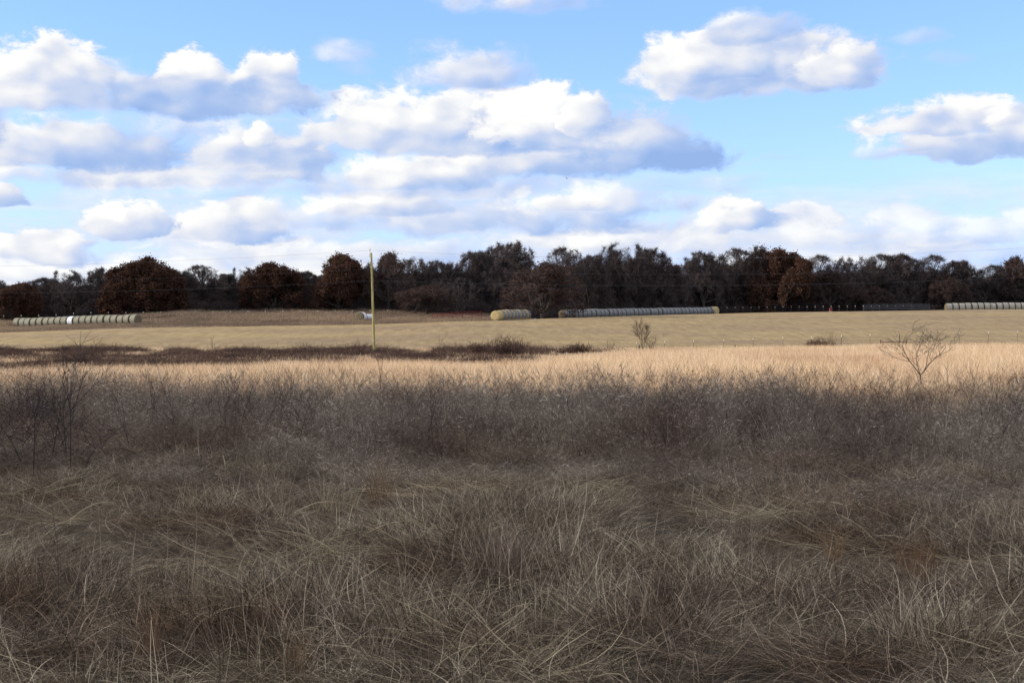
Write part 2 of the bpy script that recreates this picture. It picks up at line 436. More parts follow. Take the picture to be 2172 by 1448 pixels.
def tuft(seed, n, radius, hmin, hmax, spread, curve, width, tint, segs=5, lean=(0, 0)):
    rng = np.random.default_rng(seed)
    r = radius * np.sqrt(rng.random(n)); a = rng.random(n) * 2 * math.pi
    base = np.stack([r * np.cos(a), r * np.sin(a), np.zeros(n)], 1)
    s = np.abs(rng.normal(size=n)) * spread
    a2 = a + rng.normal(size=n) * 0.8
    d0 = np.stack([s * np.cos(a2) + lean[0], s * np.sin(a2) + lean[1], np.ones(n)], 1)
    L = hmin + (hmax - hmin) * rng.random(n)
    c = curve[0] + (curve[1] - curve[0]) * rng.random(n)
    W = width * (0.6 + 0.8 * rng.random(n))
    tt = np.clip(tint[0] + (tint[1] - tint[0]) * rng.random(n) ** tint[2], 0, 1)
    return ribbons(base, d0, L, c, W, segs, tt, rng)

def weed(seed, stems, radius, hmin, hmax, leafn, leafL, leafW, stemW, lean=.12):
    """brown forb: upright branching stems with small curled dry leaves"""
    rng = np.random.default_rng(seed)
    parts = []
    tv = []
    for s in range(stems):
        r = radius * math.sqrt(rng.random()); a = rng.random() * 6.283
        h = hmin + (hmax - hmin) * rng.random()
        b = np.array([[r * math.cos(a), r * math.sin(a), 0.0]])
        ln = rng.normal(size=2) * lean
        d = np.array([[ln[0] + lean * .6, ln[1], 1.0]])
        rs = np.random.default_rng(seed * 97 + s)
        v, f, t_ = ribbons(b, d, np.array([h]), np.array([.15]), np.array([stemW]), 6, np.array([rng.random() * .45]), rs)
        parts.append((v, f)); tv.append(t_)
        mid = (v[0::2] + v[1::2]) / 2
        nb = rng.integers(4, 9)
        ks = rng.integers(2, 6, nb)
        bb = mid[ks]; aa = rng.random(nb) * 6.283
        dd = np.stack([np.cos(aa) * .6, np.sin(aa) * .6, np.full(nb, .9)], 1)
        v2, f2, t2 = ribbons(bb, dd, h * (.18 + .25 * rng.random(nb)), np.full(nb, .1), np.full(nb, stemW * .7), 3, rng.random(nb) * .5, rng)
        parts.append((v2, f2)); tv.append(t2)
        m2 = np.concatenate([mid[2:], (v2[0::2] + v2[1::2]) / 2])
        nl = leafn
        lb = m2[rng.integers(0, len(m2), nl)] + rng.normal(size=(nl, 3)) * .012
        la = rng.random(nl) * 6.283
        ld = np.stack([np.cos(la) * .55, np.sin(la) * .55, rng.normal(size=nl) * .8 + .35], 1)
        v3, f3, t3 = ribbons(lb, ld, leafL * (.5 + rng.random(nl)), rng.random(nl) * 2.2, leafW * (.5 + rng.random(nl)), 3, .15 + .85 * rng.random(nl) ** 2.0, rng)
        parts.append((v3, f3)); tv.append(t3)
    V, Fc = join(parts)
    return V, Fc, np.concatenate(tv)

def merge(*tris):
    V, Fc = join([(a, b) for a, b, c in tris])
    return V, Fc, np.concatenate([c for a, b, c in tris])

def tmesh(name, vft, mat):
    V, Fc, T = vft
    return np_mesh(name, V, Fc, [mat], attr={'tint': T})

def scatter(name, pts, protos, scl, rot, label, cat, mi=None):
    """a stuff object: prototype meshes instanced on its points"""
    coll = bpy.data.collections.new(name + '_kinds')
    for k, me in enumerate(protos):
        coll.objects.link(bpy.data.objects.new('%s_kind_%02d' % (name, k), me))
    me = bpy.data.meshes.new(name)
    me.vertices.add(len(pts)); me.vertices.foreach_set('co', np.asarray(pts, np.float32).ravel())
    n = len(pts)
    for nm, a in (('scl', scl), ('rot', rot)):
        at = me.attributes.new(nm, 'FLOAT_VECTOR', 'POINT'); at.data.foreach_set('vector', np.asarray(a, np.float32).ravel())
    at = me.attributes.new('pick', 'INT', 'POINT')
    at.data.foreach_set('value', (RNG.integers(0, len(protos), n) if mi is None else mi).astype(np.int32))
    o = mobj(name, me)
    ng = bpy.data.node_groups.new(name, 'GeometryNodeTree')
    ng.interface.new_socket('Geometry', in_out='INPUT', socket_type='NodeSocketGeometry')
    ng.interface.new_socket('Geometry', in_out='OUTPUT', socket_type='NodeSocketGeometry')
    gi, go = ng.nodes.new('NodeGroupInput'), ng.nodes.new('NodeGroupOutput')
    ci = ng.nodes.new('GeometryNodeCollectionInfo'); ci.inputs[0].default_value = coll
    ci.inputs['Separate Children'].default_value = True; ci.inputs['Reset Children'].default_value = True
    ip = ng.nodes.new('GeometryNodeInstanceOnPoints'); ip.inputs['Pick Instance'].default_value = True
    def na(nm, ty):
        x = ng.nodes.new('GeometryNodeInputNamedAttribute'); x.data_type = ty; x.inputs[0].default_value = nm
        return x.outputs[0]
    ng.links.new(gi.outputs[0], ip.inputs['Points']); ng.links.new(ci.outputs[0], ip.inputs['Instance'])
    ng.links.new(na('pick', 'INT'), ip.inputs['Instance Index'])
    ng.links.new(na('rot', 'FLOAT_VECTOR'), ip.inputs['Rotation']); ng.links.new(na('scl', 'FLOAT_VECTOR'), ip.inputs['Scale'])
    ng.links.new(ip.outputs[0], go.inputs[0])
    md = o.modifiers.new('scatter', 'NODES'); md.node_group = ng
    return tag(o, label, cat, None, 'stuff')

def fan_points(y0, y1, dens, margin=1.25, pad=1.5, jit=1.0, seed=1):
    """random points over the wedge of ground the camera looks at (plus a margin to each side), dens per square metre"""
    rng = np.random.default_rng(seed)
    hw = lambda y: (1086 / F) * y * margin + pad
    area = (hw(y0) + hw(y1)) * (y1 - y0)
    n = int(area * dens * 1.0)
    y = np.sqrt(rng.random(n) * (y1 ** 2 - y0 ** 2) + y0 ** 2) if pad < y0 * .3 else y0 + (y1 - y0) * rng.random(n)
    x = (rng.random(n) * 2 - 1) * hw(y)
    return x, y, rng

# ================================================================ the setting
def build_ground():
    ys = np.unique(np.round(np.concatenate([np.arange(-40, 2, 2.0), np.arange(2, 22, .25), np.arange(22, 60, 1.0), np.arange(60, 170, 3.0), np.arange(170, 350, 2.0), np.arange(350, 700, 25), np.arange(700, 6001, 400)]), 3))
    xs = np.unique(np.round(np.concatenate([np.arange(-6000, -300, 400), np.arange(-300, -130, 15), np.arange(-130, -12, 2.5), np.arange(-12, 12, .25), np.arange(12, 130, 2.5), np.arange(130, 300, 15), np.arange(300, 6001, 400)]), 3))
    X, Y = np.meshgrid(xs, ys)
    Z = gz(X, Y)
    V = np.stack([X, Y, Z], -1).reshape(-1, 3)
    nx, ny = len(xs), len(ys)
    i = np.arange(nx * ny).reshape(ny, nx)
    q = np.stack([i[:-1, :-1], i[:-1, 1:], i[1:, 1:], i[1:, :-1]], -1).reshape(-1, 4)
    tag(mobj('ground', np_mesh('ground', V, q, [M['soil']], True)), kind='structure')
    # the mown hay field, a sheet a centimetre above the ground between the fence and the crest
    mx, my = X, Y
    D = np.interp(mx, CR[:, 0], CR[:, 1])
    wob = (vnoise(mx, my * 0, 9, 21, 2) - .5) * 4
    hi = np.interp(mx, [-95, -8, 5], [0, 0, 14]) + wob
    inside = (my > 171.5) & (my < D + hi) & (np.abs(mx) < 260)
    cell = inside[:-1, :-1] & inside[1:, 1:] & inside[:-1, 1:] & inside[1:, :-1]
    qf = np.stack([i[:-1, :-1], i[:-1, 1:], i[1:, 1:], i[1:, :-1]], -1)[cell]
    used = np.unique(qf); remap = np.zeros(nx * ny, int); remap[used] = np.arange(len(used))
    V2 = V[used].copy(); V2[:, 2] += .012
    tag(mobj('hay_field', np_mesh('hay_field', V2, remap[qf], [M['field']], True)), kind='structure')
build_ground()

def scl3(n, rng, lo, hi, hz=None):
    s = lo + (hi - lo) * rng.random(n)
    z = s if hz is None else s * hz
    return np.stack([s, s, z], 1)

def build_grass():
    # matted bleached grass of the foreground
    mats = []
    for k in range(8):
        a = tuft(100 + k, 150, .26, .12, .46, 3.2, (.2, 2.8), .0038, (.0, 1.0, 1.5), 5, (.5 * math.cos(k * 2.1), .5 * math.sin(k * 2.1)))
        b = tuft(200 + k, 60, .28, .08, .25, 1.6, (.2, 1.4), .0044, (.0, .6, 1.2), 4)
        c = tuft(300 + k, 3, .2, .3, .6, 1.0, (.4, 1.6), .0042, (.75, 1.0, 1), 6)
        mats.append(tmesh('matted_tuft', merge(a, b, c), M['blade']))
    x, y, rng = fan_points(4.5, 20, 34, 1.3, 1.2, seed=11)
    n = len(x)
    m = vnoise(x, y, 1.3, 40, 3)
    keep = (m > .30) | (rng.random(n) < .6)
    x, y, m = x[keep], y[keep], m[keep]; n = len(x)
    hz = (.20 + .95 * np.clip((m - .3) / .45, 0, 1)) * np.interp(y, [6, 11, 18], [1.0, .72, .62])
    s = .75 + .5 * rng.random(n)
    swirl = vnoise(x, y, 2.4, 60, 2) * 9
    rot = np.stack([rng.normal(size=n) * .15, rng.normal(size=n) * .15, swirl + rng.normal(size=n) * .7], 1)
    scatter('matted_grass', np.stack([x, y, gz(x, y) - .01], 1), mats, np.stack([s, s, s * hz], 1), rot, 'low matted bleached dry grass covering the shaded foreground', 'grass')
    # flattened straw, long pale stalks lying over the mat
    ls = []
    for k in range(4):
        ls.append(tmesh('lying_straw', tuft(400 + k, 26, .35, .30, .80, 3.0, (.1, .9), .0046, (.0, 1.0, 1), 6, (3.2, .3)), M['straw']))
    x, y, rng = fan_points(4.5, 16, 9.0, 1.3, 1.2, seed=12)
    k = vnoise(x, y * 1.6, 1.3, 80, 2) > .655
    x, y = x[k], y[k]; n = len(x)
    rot = np.stack([np.zeros(n), np.zeros(n), (rng.random(n) < .5) * 3.14 + rng.normal(size=n) * .5], 1)
    scatter('flattened_straw', np.stack([x, y, gz(x, y) + .05], 1), ls, scl3(n, rng, .6, 1.1), rot, 'patches of pale yellow straw lying flat across the foreground mat', 'straw')
    # tall brown weeds of the middle ground
    ws = []
    for k in range(7):
        ws.append(tmesh('weed_clump', merge(
            weed(500 + k, 8, .30, .50, 1.10, 34, .060, .0062, .0060, .18),
            tuft(550 + k, 80, .32, .35, .90, .35, (.1, 1.3), .0050, (.1, .9, 1.3), 5, (.1, 0)),
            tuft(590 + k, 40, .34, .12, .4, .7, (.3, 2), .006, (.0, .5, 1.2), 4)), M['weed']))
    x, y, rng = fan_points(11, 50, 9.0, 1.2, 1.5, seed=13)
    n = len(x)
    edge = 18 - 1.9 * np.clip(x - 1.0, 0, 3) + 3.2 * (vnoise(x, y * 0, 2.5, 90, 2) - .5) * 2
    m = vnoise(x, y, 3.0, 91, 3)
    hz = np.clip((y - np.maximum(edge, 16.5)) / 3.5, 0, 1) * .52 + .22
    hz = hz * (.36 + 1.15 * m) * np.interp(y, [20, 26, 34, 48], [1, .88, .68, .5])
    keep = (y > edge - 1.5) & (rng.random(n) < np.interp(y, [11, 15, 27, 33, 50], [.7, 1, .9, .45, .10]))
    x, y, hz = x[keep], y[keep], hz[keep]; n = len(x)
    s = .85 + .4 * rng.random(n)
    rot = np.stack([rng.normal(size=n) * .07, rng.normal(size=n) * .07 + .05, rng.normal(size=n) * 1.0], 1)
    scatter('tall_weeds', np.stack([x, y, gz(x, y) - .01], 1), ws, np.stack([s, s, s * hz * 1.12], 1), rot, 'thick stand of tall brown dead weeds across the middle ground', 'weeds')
    # taller dark stalks sticking out of the weeds
    ks = []
    for k in range(6):
        ks.append(tmesh('weed_stalk', weed(760 + k, 2, .18, 1.0, 1.30, 8, .04, .005, .0065, .16), M['stalk']))
    x, y, rng = fan_points(19, 42, 2.4, 1.2, 1.5, seed=23)
    n = len(x)
    keep = vnoise(x, y, 2.6, 93, 2) > .42
    x, y = x[keep], y[keep]; n = len(x)
    s = .7 + .38 * rng.random(n)
    s *= np.interp(y, [24, 42], [1, .85])
    rot = np.stack([rng.normal(size=n) * .12, rng.normal(size=n) * .12, rng.random(n) * 6.283], 1)
    scatter('weed_stalks', np.stack([x, y, gz(x, y) - .01], 1), ks, np.stack([s, s, s], 1), rot, 'thin dark branching stalks standing up out of the brown weeds', 'weeds')
    # sunlit tall grass beyond
    gs = []
    for k in range(6):
        gs.append(tmesh('tall_grass_clump', merge(
            tuft(600 + k, 90, .35, .40, .80, .28, (.15, 1.1), .008, (.1, 1, 1.1), 5, (.08, 0)),
            tuft(640 + k, 50, .4, .15, .45, .6, (.3, 1.8), .009, (.0, .7, 1.1), 4)), M['tallgrass']))
    x, y, rng = fan_points(25, 110, 3.8, 1.18, 2, seed=14)
    n = len(x)
    m = vnoise(x, y, 7.0, 95, 3)
    keep = (rng.random(n) < np.interp(y, [25, 31, 80], [.35, 1.0, 1.0])) & (y < np.interp(x / y, [-.1, .02, .1], [66, 72, 110]) + 5 * vnoise(x, y, 4, 96, 2))
    x, y, m = x[keep], y[keep], m[keep]; n = len(x)
    hz = (.45 + .85 * m) * np.interp(y, [26, 45, 110], [.7, 1, .8]) * np.interp(x / y, [-.3, 0, .12], [.74, .86, 1.0])
    s = 1.0 + .5 * rng.random(n)
    rot = np.stack([rng.normal(size=n) * .08, rng.normal(size=n) * .08, rng.random(n) * 6.283], 1)
    scatter('tall_dry_grass', np.stack([x, y, gz(x, y) - .01], 1), gs, np.stack([s, s, s * hz], 1), rot, 'sunlit band of pinkish tan tall dry grass', 'grass')
    # rougher grass further out, up to the fence, and the unmown strip before the woods on the left
    fs = []
    for k in range(4):
        fs.append(tmesh('far_grass_clump', tuft(700 + k, 90, .9, .22, .60, .35, (.1, 1), .022, (.0, .9, 1.2), 3), M['tallgrass']))
    x, y, rng = fan_points(66, 176, .75, 1.12, 4, seed=15)
    n = len(x)
    keep = rng.random(n) < np.where(x / y > .06, 1.0, np.interp(y, [66, 74], [.6, .38]))
    x, y = x[keep], y[keep]; n = len(x)
    hz = np.interp(y, [66, 88, 120, 176], [.28, .5, .6, .55]) * (.7 + .5 * vnoise(x, y, 12, 97, 2))
    s = 1.1 + .6 * rng.random(n)
    rot = np.stack([np.zeros(n), np.zeros(n), rng.random(n) * 6.283], 1)
    scatter('far_dry_grass', np.stack([x, y, gz(x, y) - .01], 1), fs, np.stack([s, s, s * hz], 1), rot, 'pale dry grass between the bright band and the wire fence', 'grass')
    rs = []
    for k in range(4):
        rs.append(tmesh('rough_strip_clump', tuft(720 + k, 80, 1.0, .25, .75, .5, (.2, 1.4), .035, (.0, .8, 1.3), 3), M['strip']))
    rng = np.random.default_rng(16)
    n = 5200
    x = -105 + 107 * rng.random(n)
    D = np.interp(x, CR[:, 0], CR[:, 1])
    y = D - 3 + 38 * rng.random(n) ** .9
    s = 1.0 + .5 * rng.random(n); hz = .30 + .75 * np.clip((y - D - 6) / 14, 0, 1) * (.5 + vnoise(x, y, 5, 98, 2))
    # keep the grass short round the bale row
    hz = np.where((x < -54) & (y < 250), np.minimum(hz, .35), hz)
    rot = np.stack([np.zeros(n), np.zeros(n), rng.random(n) * 6.283], 1)
    scatter('rough_grass_strip', np.stack([x, y, gz(x, y)], 1), rs, np.stack([s, s, s * hz], 1), rot, 'mauve brown unmown grass strip between the field and the woods on the left', 'grass')
    # bramble thicket along the far side of the bright grass, left half of the picture
    bs = []
    for k in range(5):
        rng2 = np.random.default_rng(800 + k); n = 420
        a = rng2.random(n) * 6.283; r = 1.0 * np.sqrt(rng2.random(n))
        base = np.stack([r * np.cos(a), r * np.sin(a), rng2.random(n) * .45 * (1 - r * .5)], 1)
        d = np.stack([rng2.normal(size=n), rng2.normal(size=n), rng2.random(n) * 1.4], 1)
        bs.append(tmesh('bramble_clump', ribbons(base, d, .3 + .6 * rng2.random(n), .3 + 1.5 * rng2.random(n), np.full(n, .018), 4, rng2.random(n) ** 1.6, rng2), M['bramble']))
    x, y, rng = fan_points(80, 162, .42, 1.1, 4, seed=17)
    px = CX + x / y * F
    lim = (rng.random(len(x)) < np.interp(px, [1130, 1290], [1, 0])) * (vnoise(px, y * 4, 90, 99, 2) > .34)
    dens = np.interp(y, [80, 92, 162], [.3, 1, 1])
    k = (lim > 0) & (rng.random(len(x)) < dens)
    x, y = x[k], y[k]; n = len(x)
    s = .9 + .7 * rng.random(n); hz = (-.15 + 1.85 * vnoise(x, y, 3.2, 100, 3)).clip(.15, 2) * np.interp(y, [80, 150], [.50, .80])
    rot = np.stack([np.zeros(n), np.zeros(n), rng.random(n) * 6.283], 1)
    scatter('bramble_thicket', np.stack([x, y, gz(x, y)], 1), bs, np.stack([s, s, s * hz], 1), rot, 'dark low bramble thicket running along the edge of the field', 'brambles')
build_grass()

# ================================================================ trees
def skeleton(seed, levels=4, height=10.0, spread=1.0, trunk_h=.22, nlimb=7, twist=.28, up=.25, kids=(7, 6, 6), fine=1, low=0.0, dome=.55):
    """grows a gnarled broad oak about `height` tall; returns limb segments, twig segments and twig ends"""
    rng = random.Random(seed)
    limb, twig, ends = [], [], []
    def rnd_perp(d, ang):
        v = Vector((rng.gauss(0, 1), rng.gauss(0, 1), rng.gauss(0, 1)))
        v = (v - d * v.dot(d))
        if v.length < 1e-4: v = Vector((1, 0, 0))
        v.normalize()
        return (d * math.cos(ang) + v * math.sin(ang)).normalized()
    def grow(p, d, L, r, lv):
        n = 5 if lv < 2 else (4 if lv < levels else 3)
        pts = [p.copy()]; rr = [r]
        for k in range(n):
            d = (d + Vector((rng.gauss(0, twist), rng.gauss(0, twist), rng.gauss(0, twist) + up * (0.35 if lv < 3 else 0.15)))).normalized()
            q = pts[-1] + d * (L / n)
            if q.z < .25: q.z = .25
            r2 = r * (1 - .62 * (k + 1) / n)
            (limb if lv < 2 else twig).append((tuple(pts[-1]), tuple(q), rr[-1], r2))
            pts.append(q); rr.append(r2)
        if lv >= levels:
            ends.append(tuple(pts[-1])); ends.append(tuple(pts[2]))
            return
        nk = kids[min(lv, len(kids) - 1)]
        for c in range(nk):
            f = (c + .5 + rng.random() * .4) / nk * .78 + .22
            k = min(n - 1, int(f * n)); t = f * n - k
            b = pts[k].lerp(pts[k + 1], min(1, max(0, t)))
            dd = (pts[k + 1] - pts[k]).normalized()
            grow(b, rnd_perp(dd, .45 + .6 * rng.random()), L * (.42 + .25 * rng.random()) * (1.12 - .35 * f), max(rr[k] * .5, .011), lv + 1)
        grow(pts[-1], d, L * .45, rr[-1], lv + 1)
    th = height * trunk_h
    d = Vector((rng.gauss(0, .05), rng.gauss(0, .05), 1)).normalized()
    R = height * .026
    top = d * th
    limb.append(((0, 0, -.3), tuple(top * .5), R * 1.25, R * 1.05)); limb.append((tuple(top * .5), tuple(top), R * 1.05, R * .95))
    for c in range(nlimb):
        a = 6.283 * (c + rng.random() * .6) / nlimb
        el = (dome * (1.0 if c % 2 else .5) + rng.random() * .45 - low) if c % 3 else 1.0 + rng.random() * .35
        dd = Vector((math.cos(a) * math.cos(el), math.sin(a) * math.cos(el), math.sin(el)))
        b = top * (.72 + .28 * rng.random())
        grow(b, dd, height * (.36 + .10 * rng.random()) * (spread if el < .7 else 1.0), R * .62, 1)
    grow(top, (d + Vector((rng.gauss(0, .15), rng.gauss(0, .15), 0))).normalized(), height * .22, R * .8, 1)
    return limb, twig, ends

def fit(limb, twig, ends, H=10.0, Wd=None):
    P = np.array([s[1] for s in limb + twig]); z = P[:, 2].max(); k = H / z
    w = max(np.percentile(P[:, 0], 99) - np.percentile(P[:, 0], 1), np.percentile(P[:, 1], 99) - np.percentile(P[:, 1], 1))
    kw = k if Wd is None else Wd / w
    z = np.percentile(P[:, 2], 98); k = H * .97 / z
    S = np.array([kw, kw, k])
    C = np.array([0, 0, H * .46]); Rr = np.array([(Wd or w * k) * .52, (Wd or w * k) * .52, H * .54])
    k *= 1.12; S = np.array([kw, kw, k])
    def dome(p):
        q = (p * S - C) / Rr
        q[:, 2] = np.where(q[:, 2] < 0, q[:, 2] * .8, q[:, 2])
        r = (np.abs(q) ** 2.3).sum(1) ** (1 / 2.3)
        r = r / (.78 + .36 * vnoise(np.arctan2(q[:, 1], q[:, 0]) * 1.6 + 9, q[:, 2] * 2.2 + 9, 1.0, int(abs(P[7, 0]) * 1000) % 97, 2))
        f = np.where(r > .7, (.7 + .3 * np.tanh((r - .7) / .5) * 1.1) / np.maximum(r, 1e-6), 1.0)[:, None]
        return C + (p * S - C) * f
    g = lambda L, i: dome(np.array([s[i] for s in L], float))
    f = lambda L: (g(L, 0), g(L, 1), np.array([s[2] for s in L]), np.array([s[3] for s in L]))
    return f(limb), f(twig), dome(np.array(ends, float))

def leaf_quads(ends, per, size, spread, rng):
    n = len(ends) * per
    c = np.repeat(ends, per, 0) + rng.normal(size=(n, 3)) * spread
    a = rng.normal(size=(n, 3)); a /= np.linalg.norm(a, axis=1, keepdims=True)
    b = np.cross(a, rng.normal(size=(n, 3))); b /= np.linalg.norm(b, axis=1, keepdims=True)
    s = (size * (.6 + .8 * rng.random(n)))[:, None]
    V = np.stack([c - a * s, c + b * s * .55, c + a * s, c - b * s * .55], 1).reshape(-1, 3)
    T = np.repeat(rng.random(n) * .8 + .2 * np.repeat(rng.random(len(ends)), per), 4)
    return V, np.arange(n * 4).reshape(n, 4), T

PROTO = {}
def tree_proto(kind, seed):
    rng = np.random.default_rng(seed)
    cfg = dict(
        bare=dict(kids=(6, 5, 5), spread=1.1, trunk_h=.24, twist=.32, levels=4, nlimb=8, up=.15),
        dense=dict(kids=(6, 6, 5, 4), spread=1.1, trunk_h=.16, twist=.32, levels=4, nlimb=12, low=.25, up=.12),
        leafy=dict(kids=(6, 6, 4), spread=1.1, trunk_h=.16, twist=.24, levels=4, nlimb=10, low=.30),
        sparse=dict(kids=(6, 6, 4), spread=1.1, trunk_h=.16, twist=.26, levels=4, nlimb=10, low=.30),
        bush=dict(kids=(6, 5, 5), spread=1.3, trunk_h=.05, twist=.28, levels=3, nlimb=15, low=.25))[kind]
    limb, twig, ends = skeleton(seed, **cfg)
    Wd = dict(bare=10.5, dense=10.0, leafy=11.0, sparse=11.0, bush=13.0)[kind]
    L, T, E = fit(limb, twig, ends, 10.0, Wd)
    V, Fc = prisms(*L, sides=5)
    trunk = np_mesh(kind + '_tree_trunk', V, Fc, [M['bark']], True)
    rmin = dict(bare=.017, dense=.020, leafy=.014, sparse=.018, bush=.02)[kind]
    V, Fc = prisms(T[0], T[1], np.maximum(T[2] * .8, rmin), np.maximum(T[3] * .8, rmin), 3)
    tt = np.repeat(rng.random(len(T[0])), 6)
    parts = [(V, Fc, tt)]; mi = [np.zeros(len(Fc), int)]
    # fine spray twigs at every end
    ne = len(E); per = dict(bare=2, dense=6, leafy=1, sparse=4, bush=4)[kind]
    n = ne * per
    tw_l = dict(dense=.7, bush=.7).get(kind, 1.0)
    b = np.repeat(E, per, 0); d = rng.normal(size=(n, 3)) + [0, 0, .3]; d /= np.linalg.norm(d, axis=1, keepdims=True)
    v, f, t_ = ribbons(b, d, .3 + .45 * rng.random(n), .2 * rng.random(n), np.full(n, .034), 2, rng.random(n), rng)
    parts.append((v, f, t_)); mi.append(np.zeros(len(f), int))
    lp = dict(leafy=(15, .145, .27), sparse=(2, .14, .3)).get(kind)
    if lp:
        E2 = E if kind == 'leafy' else E[rng.random(ne) < .8]
        v, f, t_ = leaf_quads(E2, lp[0], lp[1], lp[2], rng)
        parts.append((v, f, t_)); mi.append(np.ones(len(f), int))
    V, Fc, T_ = merge(*parts)
    crown = np_mesh(kind + '_tree_crown', V, Fc, [M['twig'], M['leaf']], attr={'tint': T_}, mi=np.concatenate(mi))
    return trunk, crown

for kind, n in (('bare', 3), ('dense', 3), ('leafy', 3), ('sparse', 2), ('bush', 2)):
    PROTO[kind] = [tree_proto(kind, 1000 + 17 * k + 131 * len(kind)) for k in range(n)]

def place_tree(name, kind, v, x, y, h, w, label, group, cat='tree', rz=None, sink=.0):
    trunk, crown = PROTO[kind][v % len(PROTO[kind])]
    o = empty(name, (x, y, gzf(x, y) - sink))
    o.rotation_euler = (0, 0, (hash((round(x), round(y))) % 628) / 100 if rz is None else rz)
    o.scale = (w / 10.5, w / 10.5, h / 10.0)
    a, b = bpy.data.objects.new('trunk', trunk), bpy.data.objects.new('crown', crown)
    link(a, o); link(b, o)
    return tag(o, label, cat, group)

dfront = lambda px: float(np.interp(px, [0, 300, 600, 900, 1150, 1250, 1500, 1800, 2172], [264, 264, 270, 268, 268, 288, 318, 328, 338]))
# px, row of the top, width in px, kind, extra distance, name, label
TREES = [
    (42, 602, 95, 'leafy', -4, 'oak_tree', 'small rusty oak at the far left, low behind the left end of the bale row'),
    (-25, 590, 90, 'dense', 4, 'bare_tree', 'bare bushy tree cut off by the left edge of the picture'),
    (92, 588, 90, 'dense', 5, 'bare_tree', 'low bushy bare tree between the far left rusty oak and the spreading bare tree'),
    (150, 572, 80, 'bare', 1, 'bare_tree', 'bare spreading tree with open branches standing up behind the left bale row'),
    (212, 568, 70, 'dense', 6, 'bare_tree', 'bare twiggy tree tucked against the left side of the biggest rusty oak'),
    (300, 552, 165, 'leafy', -3, 'oak_tree', 'biggest rusty oak, over the right end of the left bale row'),
    (375, 572, 100, 'dense', 3, 'bare_tree', 'dark bare tree against the right side of the biggest rusty oak'),
    (432, 561, 95, 'bare', 5, 'bare_tree', 'open crowned bare tree between the biggest and the round rusty oaks'),
    (487, 580, 80, 'dense', 2, 'bare_tree', 'low dark bare tree against the left side of the round rusty oak'),
    (520, 566, 60, 'bare', 9, 'bare_tree', 'thin bare treetop rising just behind the round rusty oak'),
    (583, 562, 135, 'leafy', -4, 'oak_tree', 'round dome shaped rusty oak left of the utility pole'),
    (648, 575, 70, 'dense', 3, 'bare_tree', 'dark bare tree filling the gap between the round rusty oak and the tall rusty oak'),
    (718, 542, 120, 'leafy', -4, 'oak_tree', 'tall rusty leaved oak just left of the utility pole'),
    (825, 538, 115, 'sparse', -2, 'oak_tree', 'half bare brown oak just right of the utility pole'),
    (885, 546, 80, 'bare', 4, 'bare_tree', 'thin bare treetop right of the half bare oak, sky showing through'),
    (935, 555, 95, 'dense', 2, 'bare_tree', 'dark bare tree behind the low brown leaved shrub oak'),
    (905, 606, 125, 'sparse', -12, 'oak_tree', 'low wide shrub oak with brown lower leaves, behind the red gate panels'),
    (1000, 532, 100, 'dense', 4, 'bare_tree', 'dark dense bare tree above the red gate panels'),
    (965, 590, 100, 'bush', -8, 'bare_tree', 'low grey domed thicket tree behind the red gate panels'),
    (1078, 514, 130, 'dense', 5, 'bare_tree', 'tall domed bare tree behind the start of the middle bale row'),
    (1040, 528, 70, 'bare', 9, 'bare_tree', 'thin bare treetop poking up left of the tall domed tree'),
    (1150, 560, 165, 'sparse', -17, 'oak_tree', 'rounded bushy tree with few brown leaves, in the gap of the middle bale row'),
    (1195, 520, 95, 'bare', 6, 'bare_tree', 'bare twiggy treetop right behind the bushy tree in the bale row gap'),
    (1250, 540, 90, 'dense', 2, 'bare_tree', 'dark bare tree behind the left part of the long bale row'),
    (1312, 515, 110, 'bare', 4, 'bare_tree', 'tall bare tree with forked open top over the long bale row'),
    (1375, 526, 115, 'dense', 3, 'bare_tree', 'domed dense bare tree over the middle of the long bale row'),
    (1432, 560, 80, 'dense', 0, 'bare_tree', 'low dark tree in the dip of the treeline above the long bale row'),
    (1492, 536, 95, 'dense', 2, 'bare_tree', 'rounded bare tree above the right end of the long bale row'),
    (1545, 524, 95, 'bare', 5, 'bare_tree', 'bare treetop just right of the end of the long bale row'),
    (1600, 526, 95, 'sparse', 3, 'oak_tree', 'dark brown leaved treetop behind the tallest rusty oak on the right'),
    (1655, 532, 125, 'leafy', -2, 'oak_tree', 'tallest rusty oak of the right half of the woods'),
    (1722, 538, 90, 'bare', 4, 'bare_tree', 'bare tree on the right side of the tallest rusty oak'),
    (1760, 575, 95, 'sparse', -4, 'oak_tree', 'low brown tree above the red barrel'),
    (1793, 545, 85, 'bare', 4, 'bare_tree', 'bare twiggy tree right of the low brown tree'),
    (1852, 536, 95, 'bare', 5, 'bare_tree', 'bare tree over the grey fence panel, its fan of twigs against the sky'),
    (1912, 538, 90, 'dense', 3, 'bare_tree', 'dense dark treetop between two bare trees at the right'),
    (1850, 610, 80, 'sparse', -5, 'oak_tree', 'small reddish brown oak at the foot of the woods above the grey fence panel'),
    (1962, 538, 95, 'bare', 5, 'bare_tree', 'bare tree directly above the left end of the right bale row'),
    (2025, 552, 95, 'dense', 2, 'bare_tree', 'dark bare tree behind the left part of the right bale row'),
    (2010, 585, 90, 'sparse', -3, 'oak_tree', 'small brown leaved oak at the foot of the woods over the right bale row'),
    (2090, 560, 90, 'bare', 3, 'bare_tree', 'bare tree in the dip of the treeline near the right edge'),
    (2158, 546, 95, 'sparse', 1, 'oak_tree', 'dark brown oak at the right edge of the picture'),
    (2240, 550, 110, 'dense', 1, 'bare_tree', 'bare tree cut off by the right edge of the picture'),
]
